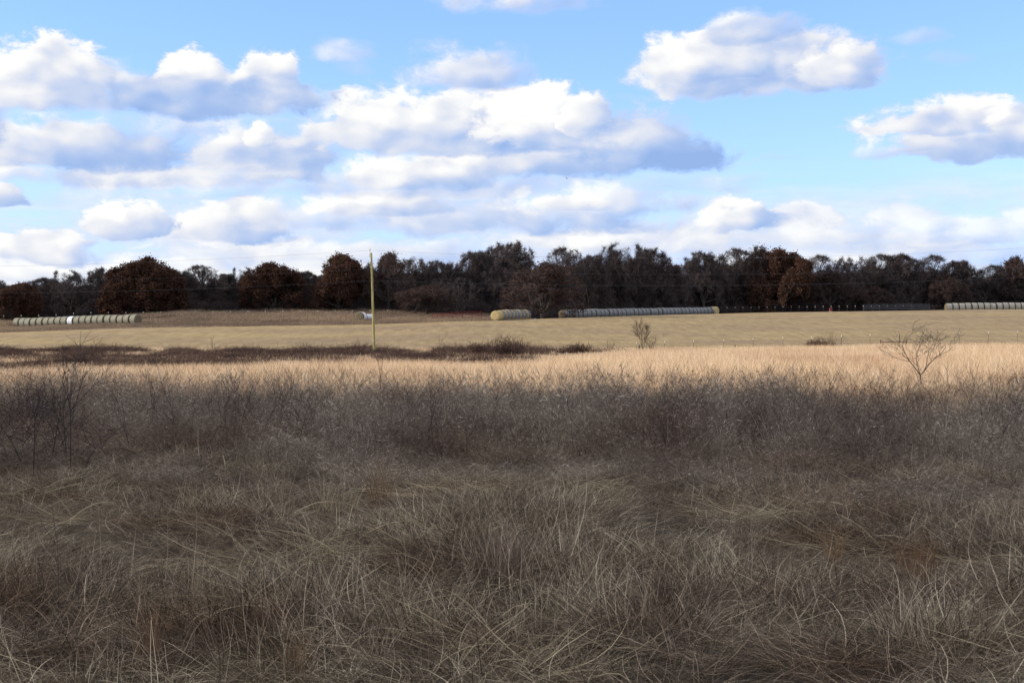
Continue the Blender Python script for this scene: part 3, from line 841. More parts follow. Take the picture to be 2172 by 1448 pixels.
for i, (px, row, w, kind, dd, name, label) in enumerate(TREES):
    d = dfront(px) + dd + 3
    x = PX(px, d); zg = gzf(x, d)
    place_tree(name, kind, i, x, d, (ROWZ(row, d) - zg) * (1.14 if kind == 'leafy' or px == 1150 else 1.0), w / F * d * {'leafy': 1.06, 'sparse': 1.12, 'bush': 1.2, 'bare': 1.3, 'dense': 1.25}[kind], label, 'rusty and brown leaved oaks along the front of the woods' if name == 'oak_tree' else 'bare trees along the front of the woods', sink=(ROWZ(row, d) - zg) * .14 if kind == 'leafy' or px == 1150 else .0)

def build_woods():
    protos = []
    for kind, v in (('dense', 0), ('dense', 1), ('dense', 2), ('bare', 0), ('bare', 1), ('bush', 0), ('bush', 1)):
        a, b = PROTO[kind][v]
        va = np.empty(len(a.vertices) * 3, np.float32); a.vertices.foreach_get('co', va)
        vb = np.empty(len(b.vertices) * 3, np.float32); b.vertices.foreach_get('co', vb)
        fa = np.empty(len(a.polygons) * 4, np.int32); a.loops.foreach_get('vertex_index', fa)
        fb = np.empty(len(b.polygons) * 4, np.int32); b.loops.foreach_get('vertex_index', fb)
        tb = np.empty(len(b.vertices), np.float32); b.attributes['tint'].data.foreach_get('value', tb)
        V, Fc, T = merge((va.reshape(-1, 3), fa.reshape(-1, 4), np.full(len(va) // 3, .2)), (vb.reshape(-1, 3), fb.reshape(-1, 4), tb))
        protos.append(tmesh('wood_tree', (V, Fc, T), M['twig']))
    rng = np.random.default_rng(33)
    tops = sorted((t[0], t[1]) for t in TREES if t[1] < 585)
    P, S, R, K = [], [], [], []
    for layer, (off, lower) in enumerate(((9, 34), (17, 30), (27, 26), (40, 24), (55, 24))):
        px = -150 + rng.random() * 30
        while px < 2330:
            d = dfront(px) + off + rng.normal() * 2
            x = PX(px, d); zg = gzf(x, d)
            top = float(np.interp(px, [a for a, b in tops], [b for a, b in tops])) + lower + rng.random() * 16
            h = ROWZ(top, d) - zg; w = 9 + rng.random() * 4
            P.append((x, d, zg)); S.append((w / 10.5, w / 10.5, h / 10)); R.append((0, 0, rng.random() * 6.28)); K.append(rng.integers(0, 5))
            px += w / d * F * (.55 + .2 * rng.random())
    # undergrowth at the foot of the woods
    for off, h0 in ((2, 2.2), (6, 3.4), (12, 4.2), (20, 4.5)):
        px = -150
        while px < 2330:
            d = dfront(px) + off + rng.normal()
            x = PX(px, d)
            w = 4.5 + rng.random() * 3
            P.append((x, d, gzf(x, d) - .1)); S.append((w / 10.5, w / 10.5, h0 * (.7 + .6 * rng.random()) / 10)); R.append((0, 0, rng.random() * 6.28)); K.append(5 + rng.integers(0, 2))
            px += w / d * F * .5
    scatter('woodland', np.array(P), protos, np.array(S), np.array(R), 'dark leafless woodland behind the front row of trees', 'woodland', np.array(K))
build_woods()

# the grove to the left of the camera whose shade lies over the foreground
GROVE = []
rg = random.Random(5)
for r_, x0 in enumerate((-20.5, -27, -34, -42)):
    for c in range(5):
        GROVE.append((x0 + rg.uniform(-1.2, 1.2), -12 + c * 8.2 + rg.uniform(-1, 1) + (r_ % 2) * 3.4))
GROVE = [g for g in GROVE if g[1] < 25.0]
GROVE.sort(key=lambda g: g[1])
GORD = ['first', 'second', 'third', 'fourth', 'fifth', 'sixth', 'seventh', 'eighth', 'ninth', 'tenth', 'eleventh', 'twelfth', 'thirteenth', 'fourteenth', 'fifteenth', 'sixteenth', 'seventeenth', 'eighteenth', 'nineteenth', 'twentieth', 'last']
for i, (x, y) in enumerate(GROVE):
    place_tree('oak_tree', 'leafy', i, x, y, 14.5 + (i % 3), 12.5, '%s rusty leaved oak counted from the near end of the grove left of the viewpoint' % GORD[i], 'oaks of the grove left of the viewpoint')

# ================================================================ objects
def vary(stops, scale, detail=4, stretch=(1, 1, 1), amt=.35):
    def f(t):
        c = noisy(stops, scale, detail, stretch)(t)
        r = nd(t, 'ShaderNodeObjectInfo').outputs['Random']
        return vmt(t, 'SCALE', c, mth(t, 'MULTIPLY_ADD', r, amt * 2, 1 - amt))
    return f
M['wrap_green'] = pmat('green_grey_net_wrap', vary([(0.3, (.14, .138, .105)), (0.6, (.215, .21, .165)), (0.8, (.30, .29, .23))], 2.2, 6, (.6, 1, 3)), .75)
M['wrap_blue'] = pmat('blue_grey_net_wrap', vary([(0.3, (.075, .08, .09)), (0.55, (.14, .15, .17)), (0.8, (.24, .26, .30))], 2.4, 5, (3, 1, .6), .55), .6)
M['wrap_long'] = M['wrap_blue']
M['wrap_white'] = pmat('white_net_wrap', noisy([(0.3, (.42, .44, .48)), (0.7, (.68, .70, .76))], 3, 4), .5)
M['wrap_pale'] = pmat('pale_net_wrap', vary([(0.3, (.20, .195, .175)), (0.7, (.34, .33, .30))], 2.2, 5, (1, 1, 1), .3), .7)
M['hay'] = pmat('hay', noisy([(0.3, (.20, .15, .07)), (0.5, (.36, .28, .14)), (0.7, (.50, .40, .22))], 9, 6), .95, 0, (lambda t: noise(t, obj_pos(t), 26, 5, .7), 1, .03))
M['hay_dark'] = pmat('dark_hay', noisy([(0.3, (.075, .06, .04)), (0.7, (.17, .14, .09))], 9, 6), .95, 0, (lambda t: noise(t, obj_pos(t), 26, 5, .7), 1, .03))  # same grain as the other hay, in darker browns
M['pole'] = pmat('treated_pine', noisy([(0.3, (.15, .13, .05)), (0.5, (.27, .24, .09)), (0.7, (.38, .34, .15))], 3.0, 6, (3, 3, .35)), .8, 0, (lambda t: noise(t, vmt(t, 'MULTIPLY', obj_pos(t), (14, 14, .8)), 2, 4, .6), .4, .01))
M['steel'] = pmat('galvanised_steel', noisy([(0.3, (.28, .28, .28)), (0.7, (.45, .45, .44))], 8), .5, .6)
M['wire'] = pmat('aluminium_wire', lambda t: (.15, .16, .18), .6)
M['porcelain'] = pmat('insulator', lambda t: (.50, .50, .48), .3)
M['rust'] = pmat('rusty_steel', noisy([(0.3, (.075, .032, .020)), (0.7, (.17, .075, .045))], 6), .85)
M['tpost'] = pmat('dark_painted_post', noisy([(0.3, (.045, .038, .034)), (0.7, (.11, .085, .07))], 7), .8)
M['tip'] = pmat('white_post_tip', lambda t: (.72, .71, .66), .6)
M['oldwood'] = pmat('weathered_post_wood', noisy([(0.3, (.06, .045, .035)), (0.7, (.17, .13, .10))], 4, 5, (4, 4, .6)), .9)
M['redpaint'] = pmat('faded_red_paint', noisy([(0.3, (.10, .012, .014)), (0.7, (.22, .028, .03))], 3), .6)
M['redbarrel'] = pmat('red_plastic', lambda t: (.13, .010, .010), .5)
M['whitepaint'] = pmat('white_paint', lambda t: (.25, .22, .21), .5)
M['greypanel'] = pmat('grey_panel_steel', noisy([(0.3, (.05, .055, .07)), (0.7, (.10, .105, .13))], 2), .7)
M['bird'] = pmat('dark_feathers', lambda t: (.02, .018, .017), .8)
M['canes'] = M['bramble']

ORD = ['first', 'second', 'third', 'fourth', 'fifth', 'sixth', 'seventh', 'eighth', 'ninth', 'tenth', 'eleventh', 'twelfth', 'thirteenth', 'fourteenth', 'fifteenth', 'sixteenth', 'seventeenth', 'eighteenth', 'nineteenth', 'twentieth']

def lathe(profile, n=40, jit=0.0, seed=0, axis='x'):
    rng = np.random.default_rng(seed)
    a = np.arange(n) * 2 * math.pi / n
    V = []
    w = 1 + jit * (vnoise(np.cos(a) * 2 + 5, np.sin(a) * 2 + 5, .9, seed, 2) - .5) * 2
    for x, r in profile:
        V.append(np.stack([np.full(n, x), r * w * np.cos(a), r * w * np.sin(a)], 1))
    V = np.concatenate(V)
    Fc = []
    for k in range(len(profile) - 1):
        for j in range(n):
            Fc.append((k * n + j, (k + 1) * n + j, (k + 1) * n + (j + 1) % n, k * n + (j + 1) % n))
    return V, np.array(Fc)

def bale_meshes(seed, wrap, hay='hay', R=.76, W=1.22):
    h = W / 2
    prof = [(-h + .03, .001), (-h + .01, R * .35), (-h + .02, R * .7), (-h + .05, R * .90), (-h + .13, R), (0, R * 1.005), (h - .13, R), (h - .05, R * .90), (h - .02, R * .7), (h - .01, R * .35), (h - .03, .001)]
    V, Fc = lathe(prof, 44, .02, seed)
    fl = lambda V: np.stack([V[:, 0], V[:, 1] * 1.02, np.where(V[:, 2] < 0, np.maximum(V[:, 2], -R * .93), V[:, 2] * .985) + R * .93], 1)
    core = np_mesh('hay_bale', fl(V), Fc, [M[hay]], True)
    s = R * .008
    prof = [(-h + .125, R * .995 + s), (-h + .15, R + s + .004)] + [(-h + .15 + (W - .30) * k / 6, R + s + (.012 if k % 2 else .002)) for k in range(1, 6)] + [(h - .15, R + s + .004), (h - .125, R * .995 + s)]
    V, Fc = lathe(prof, 44, .02, seed)
    V2 = V.copy(); V2[:, 1] *= 1.02
    V2[:, 2] = np.where(V[:, 2] < 0, np.maximum(V[:, 2], -R * .93 - .003), V[:, 2] * .985) + R * .93
    sleeve = np_mesh('net_wrap', V2, Fc, [M[wrap]], True)
    return core, sleeve

BALES = {k: [bale_meshes(11 + 5 * i, k, hay) for i in range(3)] for k, hay in (('wrap_green', 'hay_dark'), ('wrap_blue', 'hay'), ('wrap_long', 'hay_dark'), ('wrap_white', 'hay_dark'), ('wrap_pale', 'hay_dark'))}

def place_bale(kind, v, x, y, rz, label, group, scale=(1, 1, 1), wrapped=True, hay=None):
    core, sl = BALES[kind][v % 3]
    o = bpy.data.objects.new('hay_bale', core); o.location = (x, y, gzf(x, y) - .03)
    o.rotation_euler = (0, 0, rz); o.scale = scale
    link(o)
    if wrapped: link(bpy.data.objects.new('net_wrap', sl), o)
    return tag(o, label, 'hay bale', group)

def bale_row(x0, y0, x1, y1, n, kind, names, group, seed, white=(), bare=(), scale=1.0, sx=1.0):
    rng = random.Random(seed)
    rz = math.atan2(y1 - y0, x1 - x0)
    for k in range(n):
        t = k / (n - 1)
        x = x0 + (x1 - x0) * t + rng.uniform(-.05, .05); y = y0 + (y1 - y0) * t + rng.uniform(-.08, .08)
        s = scale * rng.uniform(.965, 1.035)
        kd = 'wrap_white' if k in white else kind
        place_bale(kd, k, x, y, rz + rng.gauss(0, .025), names(k), group, (scale * .985 * sx, s, s), k not in bare)

L_PX = [40 + 12.95 * k for k in range(20)]
bale_row(PX(40, 250), 250, PX(288, 236.5), 236.5, 20, 'wrap_green',
         lambda k: 'white wrapped hay bale, the bright one among the grey green bales of the left row' if k == 9 else
         ('hay bale at the far left end of the left row of grey green bales' if k == 0 else
          'hay bale at the right end of the left row, its dark round face showing' if k == 19 else
          ('%s grey green hay bale left of the white one in the left row' % ORD[8 - k] if k < 9 else
           '%s grey green hay bale right of the white one in the left row' % ORD[k - 10])),
         'round hay bales of the left row', 1, white=(9,), scale=1.0, sx=1.09)
bale_row(PX(1053, 238), 238, PX(1114, 249.5), 249.5, 9, 'wrap_blue',
         lambda k: 'front hay bale of the middle row, its yellow round face lit and turned to us' if k == 0 else '%s blue grey bale behind the yellow faced one, left of the bushy tree' % ORD[k - 1],
         'round hay bales of the middle row, left part', 2, bare=(0,), scale=1.10)
NL = 38
def long_label(k):
    if k == NL - 1: return 'unwrapped yellowish hay bale turned askew at the right end of the long middle row'
    if k < 19: return '%s blue grey hay bale of the long middle row, counted from the bushy tree' % (ORD[k] if k else 'nearest')
    return '%s blue grey hay bale of the long middle row, counted from its yellowish right end' % (ORD[NL - 2 - k] if k < NL - 2 else 'nearest')
bale_row(PX(1196, 264), 264, PX(1507, 297), 297, NL - 1, 'wrap_long', long_label, 'round hay bales of the long middle row', 3, scale=1.04)
place_bale('wrap_blue', 1, PX(1516, 297.2), 297.2, rad(-38), long_label(NL - 1), 'round hay bales of the long middle row', (.98, 1.1, 1.1), False)
NR = 14
bale_row(PX(2012, 302), 302, PX(2184, 303.5), 303.5, NR, 'wrap_pale',
         lambda k: 'pale hay bale at the left end of the row at the right edge' if k == 0 else
         ('pale hay bale cut off by the right edge of the picture' if k == NR - 1 else '%s pale hay bale from the left in the row at the right edge' % ORD[k]),
         'pale hay bales of the right row', 4, scale=1.03)
place_bale('wrap_white', 0, PX(766, 247), 247, rad(72), 'blue white wrapped bale lying alone in the rough grass left of the utility pole', 'two bales by the utility pole', (1.05, 1.02, 1.02))
place_bale('wrap_white', 1, PX(784, 248.5), 248.5, rad(20), 'small slumped white bale half hidden behind the utility pole', 'two bales by the utility pole', (1, .72, .72))

# ---------------------------------------------------------------- utility pole and its wires
def curve_tube(pts, r, sides=6):
    P = np.array(pts, float)
    r = np.full(len(P), r) if np.isscalar(r) else np.array(r)
    return prisms(P[:-1], P[1:], r[:-1], r[1:], sides)

PD = 140.0
PXB, PYB = PX(794.5, PD), PD
PZB = gzf(PXB, PYB)
TOP = Vector((PX(787.5, PD) - PXB, 0, ROWZ(536, PD) - PZB))     # the pole leans a little to the left
def pole_parts(root, lean):
    n = 14
    pts = [(lean.x * k / n, lean.y * k / n, -.6 + (lean.z + .6) * k / n) for k in range(n + 1)]
    V, Fc = curve_tube(pts, [.125 - .04 * k / n for k in range(n + 1)], 14)
    cap = [(V[-14 + 0] * 0 + np.array(pts[-1]) + [0, 0, .01])]
    base = len(V); V = np.concatenate([V, np.array(cap)])
    topring = [base - 14 + j for j in range(14)]
    Fc = np.concatenate([Fc, np.array([[topring[j], topring[(j + 1) % 14], base, base] for j in range(14)])])
    me = bpy.data.meshes.new('pole'); me.from_pydata([tuple(v) for v in V], [], [tuple(dict.fromkeys(f)) for f in Fc.tolist()])
    me.materials.append(M['pole']); me.polygons.foreach_set('use_smooth', [True] * len(me.polygons)); me.update()
    mobj('pole', me, root)
    t = lean
    V, Fc = boxes([(t.x - .13, t.y - .02, t.z - .12, .035, .05, .62), (t.x - .08, t.y - .02, t.z - .30, .10, .03, .03), (t.x - .08, t.y - .02, t.z - .12, .10, .03, .03)])
    mobj('bracket', np_mesh('bracket', V, Fc, [M['steel']]), root)
    pr = [(0, .02), (.03, .07), (.07, .075), (.08, .05), (.12, .075), (.15, .07), (.17, .045), (.23, .05), (.25, .01)]
    V, Fc = lathe(pr, 16)
    V = np.stack([V[:, 1] + t.x - .13, V[:, 2] + t.y - .02, V[:, 0] + t.z + .18], 1)
    mobj('insulator', np_mesh('insulator', V, Fc, [M['porcelain']], True), root)
    f = (t.z - 1.35) / t.z
    V, Fc = lathe([(0, .02), (.03, .05), (.08, .055), (.10, .02)], 12)
    V = np.stack([V[:, 0] + t.x * f + .10, V[:, 1] + t.y * f - .08, V[:, 2] + t.z * f], 1)
    mobj('spool_insulator', np_mesh('spool_insulator', V, Fc, [M['porcelain']], True), root)
    V, Fc = boxes([(t.x * .35 + .0, t.y * .35 - .118, t.z * .35, .02, .012, .16), (t.x * .15, t.y * .15 - .128, t.z * .15, .10, .006, .14)])
    mobj('pole_tag', np_mesh('pole_tag', V, Fc, [M['steel']]), root)
root = empty('utility_pole', (PXB, PYB, PZB))
tag(root, 'yellowish wooden utility pole leaning slightly left, standing at the edge of the bright grass', 'utility pole')
pole_parts(root, TOP)
ENDS = []
for px, dist, rt in ((-260, 139.0, 548), (2560, 141.0, 508)):
    x = PX(px, dist); r2 = empty('utility_pole', (x, dist, gzf(x, dist)))
    tag(r2, 'wooden utility pole beyond the %s edge of the picture carrying the same wires' % ('left' if px < 0 else 'right'), 'utility pole', 'utility poles outside the picture')
    hh = ROWZ(rt, dist) - gzf(x, dist)
    pole_parts(r2, Vector((0, 0, hh)))
    ENDS.append((x, dist, rt))
def wire(name, lrow, prow, rrow, sagl, sagr, off, label, r=.0055):
    a = Vector((ENDS[0][0] + off, ENDS[0][1] - .02, ROWZ(lrow, ENDS[0][1])))
    b = Vector((PXB + TOP.x * (ROWZ(prow, PD) - PZB) / TOP.z + off, PD - .02, ROWZ(prow, PD)))
    c = Vector((ENDS[1][0] + off, ENDS[1][1] - .02, ROWZ(rrow, ENDS[1][1])))
    pts = []
    for (p, q, s) in ((a, b, sagl), (b, c, sagr)):
        for k in range(41):
            if pts and k == 0: continue
            t = k / 40; v = p.lerp(q, t); v.z -= 4 * s * t * (1 - t)
            pts.append(tuple(v))
    V, Fc = curve_tube(pts, r, 5)
    tag(mobj(name, np_mesh(name, V, Fc, [M['wire']], True)), label, 'power line', 'wires strung along the utility poles')
wire('power_line', 568, 531, 498, .35, 1.35, -.13, 'topmost power line, running over the tip of the utility pole against the sky')
wire('power_line', 596, 570, 545, .4, 1.0, .11, 'middle thin wire crossing the tops of the trees', .0032)
wire('power_line', 621, 595, 566, .4, 1.0, .12, 'lowest wire crossing the dark woods behind the utility pole', .0042)

# ---------------------------------------------------------------- wire fence in front of the hay field
def tpost_mesh(h):
    return np_mesh('fence_post', *boxes([(0, 0, h / 2 - .2, .035, .008, h + .4), (0, .018, h / 2 - .2, .008, .03, h + .4)]), [M['tpost']])
def tip_mesh(h):
    return np_mesh('post_tip', *boxes([(0, -.001, h + .005 - .09, .052, .05, .22)]), [M['tip']])
fence = empty('wire_fence', (0, 0, 0))
tag(fence, 'wire fence on thin dark steel posts with white tips in front of the hay field', 'fence')
tp, tt = tpost_mesh(1.40), tip_mesh(1.40)
NEAR = [(1410, 724, 1), (1471, 722, 1), (1535, 720, 1), (1598, 717, 1), (1661, 715, 1), (1722, 714, 1), (1785, 711, 1), (1846, 709, 1), (1973, 706, 1), (2035, 705, 1), (2096, 704, 1), (2158, 702, 1), (2222, 701, 1), (1350, 726, 1), (1289, 727, 0), (628, 738, 0), (589, 739, 0)]
for px, row, w in NEAR:
    x = PX(px, 170); z = gzf(x, 170)
    # posts stand on ground that climbs gently to the right; their length is the same
    o = bpy.data.objects.new('fence_post', tp); o.location = (x, 170, ROWZ(row, 170) - 1.40 if px > 1300 else z - (.35 if px < 700 else .1))
    o.rotation_euler = (0, rad(random.uniform(-2, 2)), random.uniform(-.3, .3))
    link(o, fence)
    if w: link(bpy.data.objects.new('post_tip', tt), o)
for k, hgt in enumerate((.35, .62, .90, 1.16)):
    pts = []
    for px in range(560, 2300, 31):
        x = PX(px, 169.96); pts.append((x, 169.96, float(np.interp(px, [560, 1289, 1410, 2222], [ROWZ(739, 170) - .05, ROWZ(727, 170), ROWZ(724, 170), ROWZ(701, 170)])) - 1.40 + hgt))
    V, Fc = curve_tube(pts, .0045, 4)
    mobj('fence_wire', np_mesh('fence_wire', V, Fc, [M['rust']]), fence)
def stump_post(px, d, row, r, label, mat='oldwood', name='fence_post'):
    x = PX(px, d); z = gzf(x, d) - .3; top = ROWZ(row, d)
    rr = random.Random(int(px))
    pts = [(0 + rr.gauss(0, .01), 0, (top - z) * k / 6) for k in range(7)]
    V, Fc = curve_tube(pts, [r * (1.1 - .03 * k) for k in range(6)] + [r * .55], 9)
    o = mobj(name, np_mesh(name, V, Fc, [M[mat]], True)); o.location = (x, d, z)
    return tag(o, label, 'post')
stump_post(1356.5, 168, 731, .13, 'short thick weathered wooden post beside the bare bush on the fence line')
stump_post(1559, 166, 730, .05, 'short thin pale stake between two white tipped fence posts', 'oldwood', 'stake')
stump_post(1908, 167, 708, .055, 'tall dark post rising behind the rusty pipe brace', 'tpost')
br = empty('pipe_brace', (0, 0, 0)); tag(br, 'rusty H shaped pipe brace of the fence left of the bare sapling', 'fence brace')
d = 163
for px in (1868, 1923):
    x = PX(px, d); zt = ROWZ(720, d); zb = gzf(x, d) - .5
    V, Fc = curve_tube([(x, d, zb), (x, d, zt)], .06, 10)
    mobj('brace_post', np_mesh('brace_post', V, Fc, [M['rust']], True), br)
V, Fc = curve_tube([(PX(1868, d), d, ROWZ(725.5, d)), (PX(1923, d), d, ROWZ(724.5, d))], .045, 10)
mobj('cross_pipe', np_mesh('cross_pipe', V, Fc, [M['rust']], True), br)

# ---------------------------------------------------------------- far fence before the woods
far = empty('woodland_fence', (0, 0, 0))
tag(far, 'far wire fence whose white post tips dot the foot of the dark woods', 'fence')
tp2, tt2 = tpost_mesh(1.35), np_mesh('post_tip', *boxes([(0, -.001, 1.30, .06, .05, .22)]), [M['tip']])
FAR = [(8 + 37 * k, 664 - k * .28, 258) for k in range(24)] + [(1542 + 17 * k, 652 - .2 * k, float(308 + .35 * 17 * k / 10)) for k in range(24)]
for px, row, d in FAR:
    x = PX(px, d); zg = gzf(x, d)
    o = bpy.data.objects.new('fence_post', tp2); o.location = (x, d, min(ROWZ(row, d) - 1.35, zg + .35)); link(o, far)
    link(bpy.data.objects.new('post_tip', tt2), o)

# ---------------------------------------------------------------- red gate panels, barrel, grey panel
gp = empty('livestock_panels', (0, 0, 0)); tag(gp, 'dark red pipe livestock panels standing left of the yellow faced bale', 'livestock panels')
d = 246.0
def pan(px0, t0, px1, t1, hpx, parent, mat, rails=5, name='panel'):
    parts = []
    for k in range(rails):
        f = k / (rails - 1)
        parts.append(curve_tube([(PX(px0, d), d, ROWZ(t0 + hpx * f, d)), (PX(px1, d), d, ROWZ(t1 + hpx * f, d))], .035, 6))
    for q in (0, .5, 1):
        x = PX(px0 + (px1 - px0) * q, d); t = t0 + (t1 - t0) * q
        parts.append(curve_tube([(x, d + .04, ROWZ(t - .4, d)), (x, d + .04, min(ROWZ(t + hpx + 3, d), gzf(x, d)) - .1)], .035, 6))
    V, Fc = join(parts)
    mobj(name, np_mesh(name, V, Fc, [M[mat]], True), parent)
pan(917, 665.5, 939, 664.5, 11, gp, 'redpaint'); pan(940, 664, 980, 662, 12, gp, 'redpaint'); pan(981, 662, 1022, 660.5, 13, gp, 'redpaint')
V, Fc = curve_tube([(PX(884, d), d, gzf(PX(884, d), d)), (PX(916, d), d, ROWZ(670, d))], .04, 6)
mobj('loose_pipe', np_mesh('loose_pipe', V, Fc, [M['redpaint']], True), gp)
d = 314.0
gy = empty('livestock_panels', (0, 0, 0)); tag(gy, 'faint grey livestock panels against the dark woods left of the right bale row', 'livestock panels')
pan(1832, 646, 1900, 645.5, 10, gy, 'greypanel', 6); pan(1902, 645.5, 1972, 645, 10, gy, 'greypanel', 6)
d = 305.0
x = PX(1762, d)
V, Fc = lathe([(0, .01), (.0, .40), (.03, .42), (.34, .42), (.37, .44), (.40, .42), (.72, .42), (.75, .44), (.78, .42), (1.08, .42), (1.1, .38), (1.1, .01)], 24)
V = np.stack([V[:, 1], V[:, 2], V[:, 0]], 1)
V = V * [.75, .75, .8]
b = mobj('barrel', np_mesh('barrel', V, Fc, [M['redbarrel']], True)); b.location = (x, d, gzf(x, d) + .08); tag(b, 'small red barrel at the foot of the woods, right of the tallest rusty oak', 'barrel')
V, Fc = lathe([(.16, .424), (.17, .432), (.30, .432), (.31, .424)], 24); V = np.stack([V[:, 1], V[:, 2], V[:, 0]], 1) * [.75, .75, .8]
mobj('white_band', np_mesh('white_band', V, Fc, [M['whitepaint']], True), b)

# ---------------------------------------------------------------- shrubs and saplings
def shrub(px, d, w, rows, kind, seed, label, name='shrub', leafy=0, mat='bramble', tw=.024, lean=0.0, n=520, up=.9):
    """individual shrub: main stems (thing) and a cloud of fine canes (crown)"""
    rng = np.random.default_rng(seed)
    x = PX(px, d); zg = gzf(x, d); H = ROWZ(rows, d) - zg; Wd = w / F * d
    o = empty(name, (x, d, zg)); tag(o, label, 'shrub')
    ns = max(5, n // 60)
    b = np.stack([rng.normal(size=ns) * Wd * .12, rng.normal(size=ns) * Wd * .12, np.zeros(ns)], 1)
    dd = np.stack([rng.normal(size=ns) * .45 * Wd / H + lean, rng.normal(size=ns) * .45 * Wd / H, np.ones(ns)], 1)
    V, Fc, T = ribbons(b, dd, H * (.7 + .35 * rng.random(ns)), np.full(ns, .15), np.full(ns, tw * 2.4), 6, rng.random(ns) * .4, rng)
    V2 = V + rng.normal(size=V.shape) * .002
    mobj('stems', np_mesh('stems', V, Fc, [M[mat]], attr={'tint': T}), o)
    mid = ((V[0::2] + V[1::2]) / 2)
    mid = mid[mid[:, 2] > H * .08]
    bb = mid[rng.integers(0, len(mid), n)] + rng.normal(size=(n, 3)) * [Wd * .13, Wd * .13, H * .09]
    bb[:, 2] = np.clip(bb[:, 2], .02, H * .95)
    d2 = np.stack([rng.normal(size=n), rng.normal(size=n), rng.normal(size=n) * .6 + up], 1)
    c = ribbons(bb, d2, H * (.15 + .25 * rng.random(n)), .8 * rng.random(n), np.full(n, tw), 4, rng.random(n) ** 1.5, rng)
    parts = [c]; mi = [np.zeros(len(c[1]), int)]
    if leafy:
        lv = leaf_quads(bb, leafy, .05, H * .08, rng); parts.append(lv); mi.append(np.ones(len(lv[1]), int))
    V, Fc, T = merge(*parts)
    mobj('crown', np_mesh('crown', V, Fc, [M[mat], M['leaf']], attr={'tint': T}, mi=np.concatenate(mi)), o)
    return o
shrub(1035, 118, 80, 724, 'b', 1, 'rounded dark bramble bush at the left of the big bush group in the middle', leafy=2, n=1500)
shrub(1078, 114, 75, 714, 'b', 2, 'tallest bush of the middle group with pale arching canes', n=1500, up=1.4)
shrub(1140, 116, 85, 731, 'b', 3, 'low dark bush right of the tallest one in the middle group', n=1700)
shrub(1218, 120, 75, 727, 'b', 4, 'separate reddish brown dome bush at the right end of the thicket', leafy=3, n=1000)
shrub(1325, 135, 55, 735, 'b', 5, 'small dark bush left of the bare bush on the fence line', n=500)
shrub(1251, 122, 30, 739, 'b', 9, 'little dark bush at the right foot of the reddish dome bush', n=300)
shrub(1733, 140, 55, 717, 'b', 6, 'dense brown round bush on the fence line left of the rusty brace', leafy=3, n=1000, tw=.02)
shrub(1772, 142, 42, 706, 'b', 7, 'bare grey twiggy bush beside the dense brown bush', n=500, tw=.013, up=1.6)
shrub(1300, 150, 26, 722, 'b', 8, 'thin bare bush just left of the thick wooden post', n=120, tw=.014, up=2)
shrub(1385, 152, 40, 704, 'b', 10, 'dense twiggy clump against the right side of the thin bare tree on the fence line', n=260, tw=.014, up=1.2)

def sapling(name, px, d, row_top, row_base, w, seed, label, lim=5, tw=.006, kids=(4, 4, 4), twist=.16, R=.022, el=(.75, 1.15), cat='sapling', base_sink=.3, mat='twig', lv=4, up=.25):
    rng = random.Random(seed)
    x = PX(px, d); zg = gzf(x, d); zb = ROWZ(row_base, d) if row_base else zg
    H = ROWZ(row_top, d) - min(zb, zg + .6); Wd = w / F * d
    o = empty(name, (x, d, zg)); tag(o, label, cat)
    seg, tws = [], []
    def grow(p, dr, L, r, l):
        n = 5 if l < 3 else 3
        pts = [p]; rs = [r]
        for k in range(n):
            dr = (dr + Vector((rng.gauss(0, twist), rng.gauss(0, twist), rng.gauss(0, twist * .6) + up * .3))).normalized()
            q = pts[-1] + dr * (L / n); r2 = max(r * (1 - .6 * (k + 1) / n), tw * .5)
            (seg if l < 2 else tws).append((tuple(pts[-1]), tuple(q), rs[-1], r2)); pts.append(q); rs.append(r2)
        if l >= lv: return
        for c in range(kids[min(l, len(kids) - 1)]):
            k = rng.randint(1, n - 1); b = pts[k].lerp(pts[k + 1], rng.random())
            ang = .4 + .5 * rng.random(); dd = pts[k + 1] - pts[k]; dd.normalize()
            v = Vector((rng.gauss(0, 1), rng.gauss(0, .8), rng.gauss(0, .6))); v = (v - dd * v.dot(dd)).normalized()
            grow(b, (dd * math.cos(ang) + v * math.sin(ang)).normalized(), L * (.45 + .25 * rng.random()), max(rs[k] * .6, tw), l + 1)
    b0 = Vector((0, 0, -.05)); hz = max(.05, min(zb - zg, .7)) + .05
    f = Vector((rng.gauss(0, .03), 0, hz))
    seg.append((tuple(b0), tuple(f), R * 1.2, R))
    for c in range(lim):
        a = -1 + 2 * (c + .5) / lim
        e_ = el[0] + (el[1] - el[0]) * rng.random()
        dr = Vector((a * .9 / math.tan(e_) if abs(a) > .05 else .05, rng.gauss(0, .3), 1)).normalized()
        grow(f, dr, H * (.62 + .12 * rng.random()), R * (.85 if c % 2 else .7), 1)
    P = np.array([s[1] for s in seg + tws]); kz = H / np.percentile(P[:, 2] - hz, 99.5); kx = Wd / (np.percentile(P[:, 0], 99.5) - np.percentile(P[:, 0], .5))
    def mk(L, sides, nm):
        if not L: return
        A = np.array([s[0] for s in L]); B = np.array([s[1] for s in L])
        for q in (A, B):
            q[:, :2] *= kx; q[:, 2] = np.where(q[:, 2] > hz, hz + (q[:, 2] - hz) * kz, q[:, 2])
        V, Fc = prisms(A, B, np.array([s[2] for s in L]), np.array([s[3] for s in L]), sides)
        mobj(nm, np_mesh(nm, V, Fc, [M[mat]], attr={'tint': np.full(len(V), .5)}), o)
    mk(seg, 6, 'trunk'); mk(tws, 4, 'twigs')
    return o
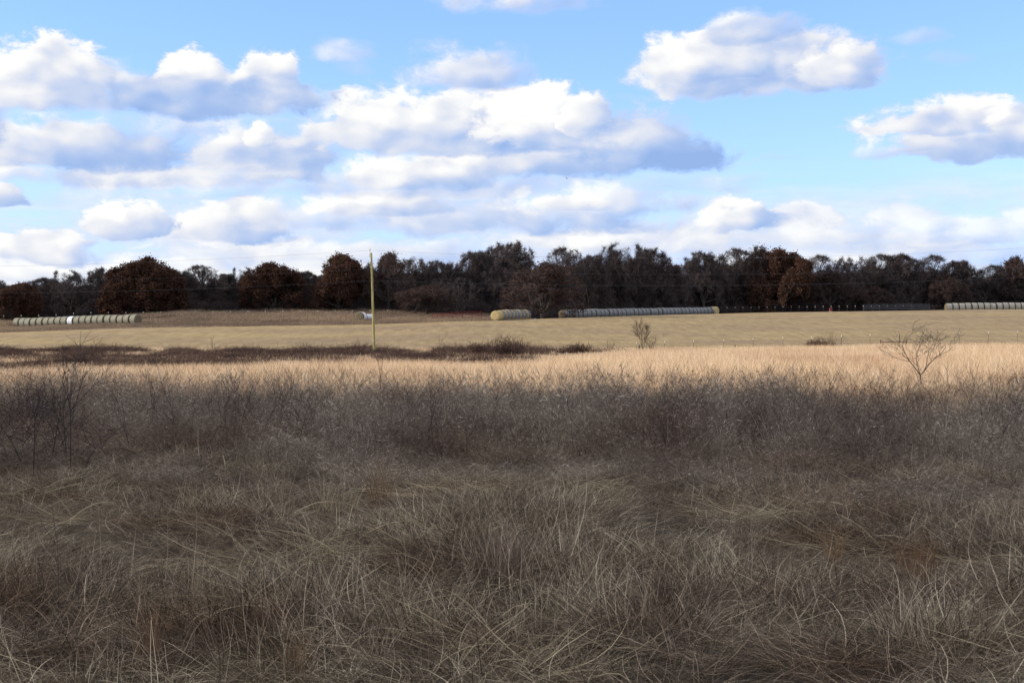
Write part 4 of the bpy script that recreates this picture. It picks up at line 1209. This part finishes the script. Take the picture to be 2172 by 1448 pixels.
sapling('bare_sapling', 1957, 38, 686, 800, 165, 5, 'bare forked sapling with a fan of thin branches standing in the weeds at the right', lim=4, tw=.0038, kids=(4, 4, 4, 3), R=.016, el=(.75, 1.15), lv=4, twist=.2, up=.5)
sapling('thin_bare_tree', 1363, 150, 672, 745, 48, 8, 'thin pale bare tree on the fence line beside the thick wooden post', lim=4, tw=.008, kids=(5, 5, 4), R=.035, el=(1.0, 1.3), mat='bramble')
sapling('tall_weed_stalk', 150, 17.5, 732, 870, 150, 13, 'dark branching weed stalk reaching above the bright grass at the left', lim=5, tw=.0026, kids=(4, 4, 3), R=.0065, el=(.7, 1.15), lv=3, cat='weed')
sapling('tall_weed_stalk', 70, 17, 800, 900, 90, 14, 'lower dark forked weed left of the tallest dark stalk', lim=4, tw=.0026, kids=(4, 4, 3), R=.006, el=(.7, 1.15), lv=3, cat='weed')
sapling('tall_weed_stalk', 806, 33, 742, 810, 20, 15, 'single dark weed stalk beside the foot of the utility pole', lim=2, tw=.004, kids=(2, 2), R=.010, el=(1.2, 1.45), lv=2, cat='weed')
sapling('tall_weed_stalk', 455, 60, 716, 775, 34, 16, 'pale thin forked weed standing before the hay field left of the pole', lim=3, tw=.006, kids=(3, 3), R=.012, el=(1.1, 1.4), lv=3, cat='weed', mat='bramble')
sapling('tall_weed_stalk', 935, 90, 706, 765, 20, 17, 'pale thin weed standing before the hay field right of the pole', lim=2, tw=.008, kids=(3, 2), R=.014, el=(1.2, 1.4), lv=2, cat='weed', mat='bramble')
sapling('tall_weed_stalk', 118, 8.6, 1170, 1400, 70, 18, 'slim dark weed stalk standing in the mat at the lower left', lim=1, tw=.0016, kids=(3, 1), R=.0035, el=(1.2, 1.3), lv=2, cat='weed', base_sink=0)
for k, (px, d_, r0, w_, lb) in enumerate([
    (2070, 30, 792, 60, 'dark weed stalk right of the bare sapling, near the right edge'), (1760, 31, 792, 50, 'dark weed stalk below the dense brown fence bush'), (1625, 29, 800, 45, 'dark weed stalk left of centre between the two fence bushes at right'),
    (1330, 27, 800, 55, 'dark weed stalk below the small dark bush by the wooden post'), (1150, 28, 806, 45, 'dark weed stalk below the big bush group'), (620, 27, 812, 50, 'dark weed stalk left of the utility pole foot'), (330, 25, 812, 55, 'dark weed stalk under the biggest rusty oak')]):
    sapling('tall_weed_stalk', px, d_, r0 - 18, 0, w_, 30 + k, lb, lim=3, tw=.004, kids=(3, 2), R=.008, el=(1.0, 1.4), lv=3, cat='weed')

shrub(105, 18.5, 260, 792, 'b', 77, 'tangle of dark thorny twigs at the left around the tall dark stalks', n=420, tw=.006, mat='twig', up=.8)
shrub(30, 21, 160, 800, 'b', 78, 'dark twiggy tangle at the left edge beside the thorny one', n=260, tw=.006, mat='twig', up=.8)

# upright grass clumps that stand out of the mat
def clump(px, d, hpx, w, mat, seed, label, n=160, spread=.22, curve=(.1, .8), lean=(.05, 0)):
    x = PX(px, d); h = hpx / F * d
    me = tmesh('grass_clump', tuft(seed, n, w / F * d * .35, h * .6, h * 1.1, spread, curve, .0042, (.1, 1, 1.2), 6, lean), M[mat])
    o = mobj('grass_clump', me); o.location = (x, d, gzf(x, d) - .01)
    return tag(o, label, 'grass clump')
clump(1945, 9.6, 150, 80, 'rust_grass', 61, 'upright russet grass clump in the lower right of the foreground', 110, .16)
clump(1062, 9.8, 150, 130, 'weed', 62, 'dark upright grass clump in the middle of the foreground', 320, .28, (.2, 1.2))
clump(1765, 10.6, 110, 45, 'rust_grass', 63, 'thin russet grass clump right of the centre in the foreground mat', 60, .16)
clump(1250, 9.4, 150, 90, 'straw', 64, 'pale yellow upright grass clump right of the dark upright one', 36, .30, (.4, 1.6))
clump(715, 14.2, 110, 130, 'straw', 65, 'golden grass clump where the weeds meet the mat left of centre', 110, .5, (.4, 1.6))
clump(805, 14.6, 130, 70, 'rust_grass', 66, 'russet grass clump beside the golden clump left of centre', 90, .2)
clump(400, 13.8, 150, 60, 'straw', 67, 'thin pale upright stalks at the left where the weeds begin', 22, .14)
clump(590, 14.8, 140, 60, 'straw', 68, 'thin pale bent stalks between the left pale stalks and the golden clump', 20, .2)
clump(1990, 7.3, 260, 300, 'blade', 69, 'large pale spraying grass clump in the lower right corner', 240, .8, (.8, 2.4))
clump(625, 7.2, 170, 60, 'rust_grass', 70, 'russet stems at the bottom edge left of the centre', 50, .2)
clump(310, 7.5, 170, 60, 'rust_grass', 71, 'russet stems at the bottom edge in the left corner', 45, .2)
clump(1735, 52, 55, 90, 'straw', 72, 'tall golden grass clump below the dense brown fence bush', 160, .2)
clump(905, 62, 42, 60, 'tallgrass', 73, 'tall pinkish grass plume in front of the thicket right of the pole', 150, .2)
clump(730, 66, 30, 120, 'straw', 74, 'yellow grass patch at the thicket edge left of the pole', 160, .3)
clump(1310, 9.0, 60, 420, 'straw', 75, 'flattened yellow straw patch lying in the foreground right of the middle', 170, 2.2, (.2, 1.0), (1.4, .2))
clump(150, 62, 40, 120, 'tallgrass', 76, 'pinkish tall grass clump behind the dark stalks on the left', 160, .3)

# a small bird high over the woods
def bird():
    d = 120.0; x = PX(1202, d); z = ROWZ(379, d)
    V = np.array([(-.16, 0, .0), (-.08, .01, .02), (.0, .03, .035), (.09, .01, .02), (.15, 0, .005), (-.08, 0, -.02), (0, 0, -.035), (.09, 0, -.02),
                  (-.04, .16, .10), (.03, .30, .05), (.06, .14, .09), (-.04, -.16, .10), (.03, -.30, .05), (.06, -.14, .09), (0, -.03, .035), (-.22, .03, .0), (-.22, -.03, .0)])
    Fc = [(0, 1, 2), (2, 3, 4), (0, 5, 6), (6, 7, 4), (0, 6, 2), (2, 6, 4), (0, 14, 6), (6, 14, 4), (2, 8, 10), (8, 9, 10), (2, 10, 3), (14, 11, 13), (11, 12, 13), (14, 13, 3), (0, 2, 14), (2, 4, 14), (0, 15, 16)]
    o = mobj('bird', np_mesh('bird', V * .62, Fc, [M['bird']])); o.location = (x, d, z); o.rotation_euler = (.3, .2, .7)
    tag(o, 'tiny dark bird flying below the big middle cloud', 'bird')
bird()
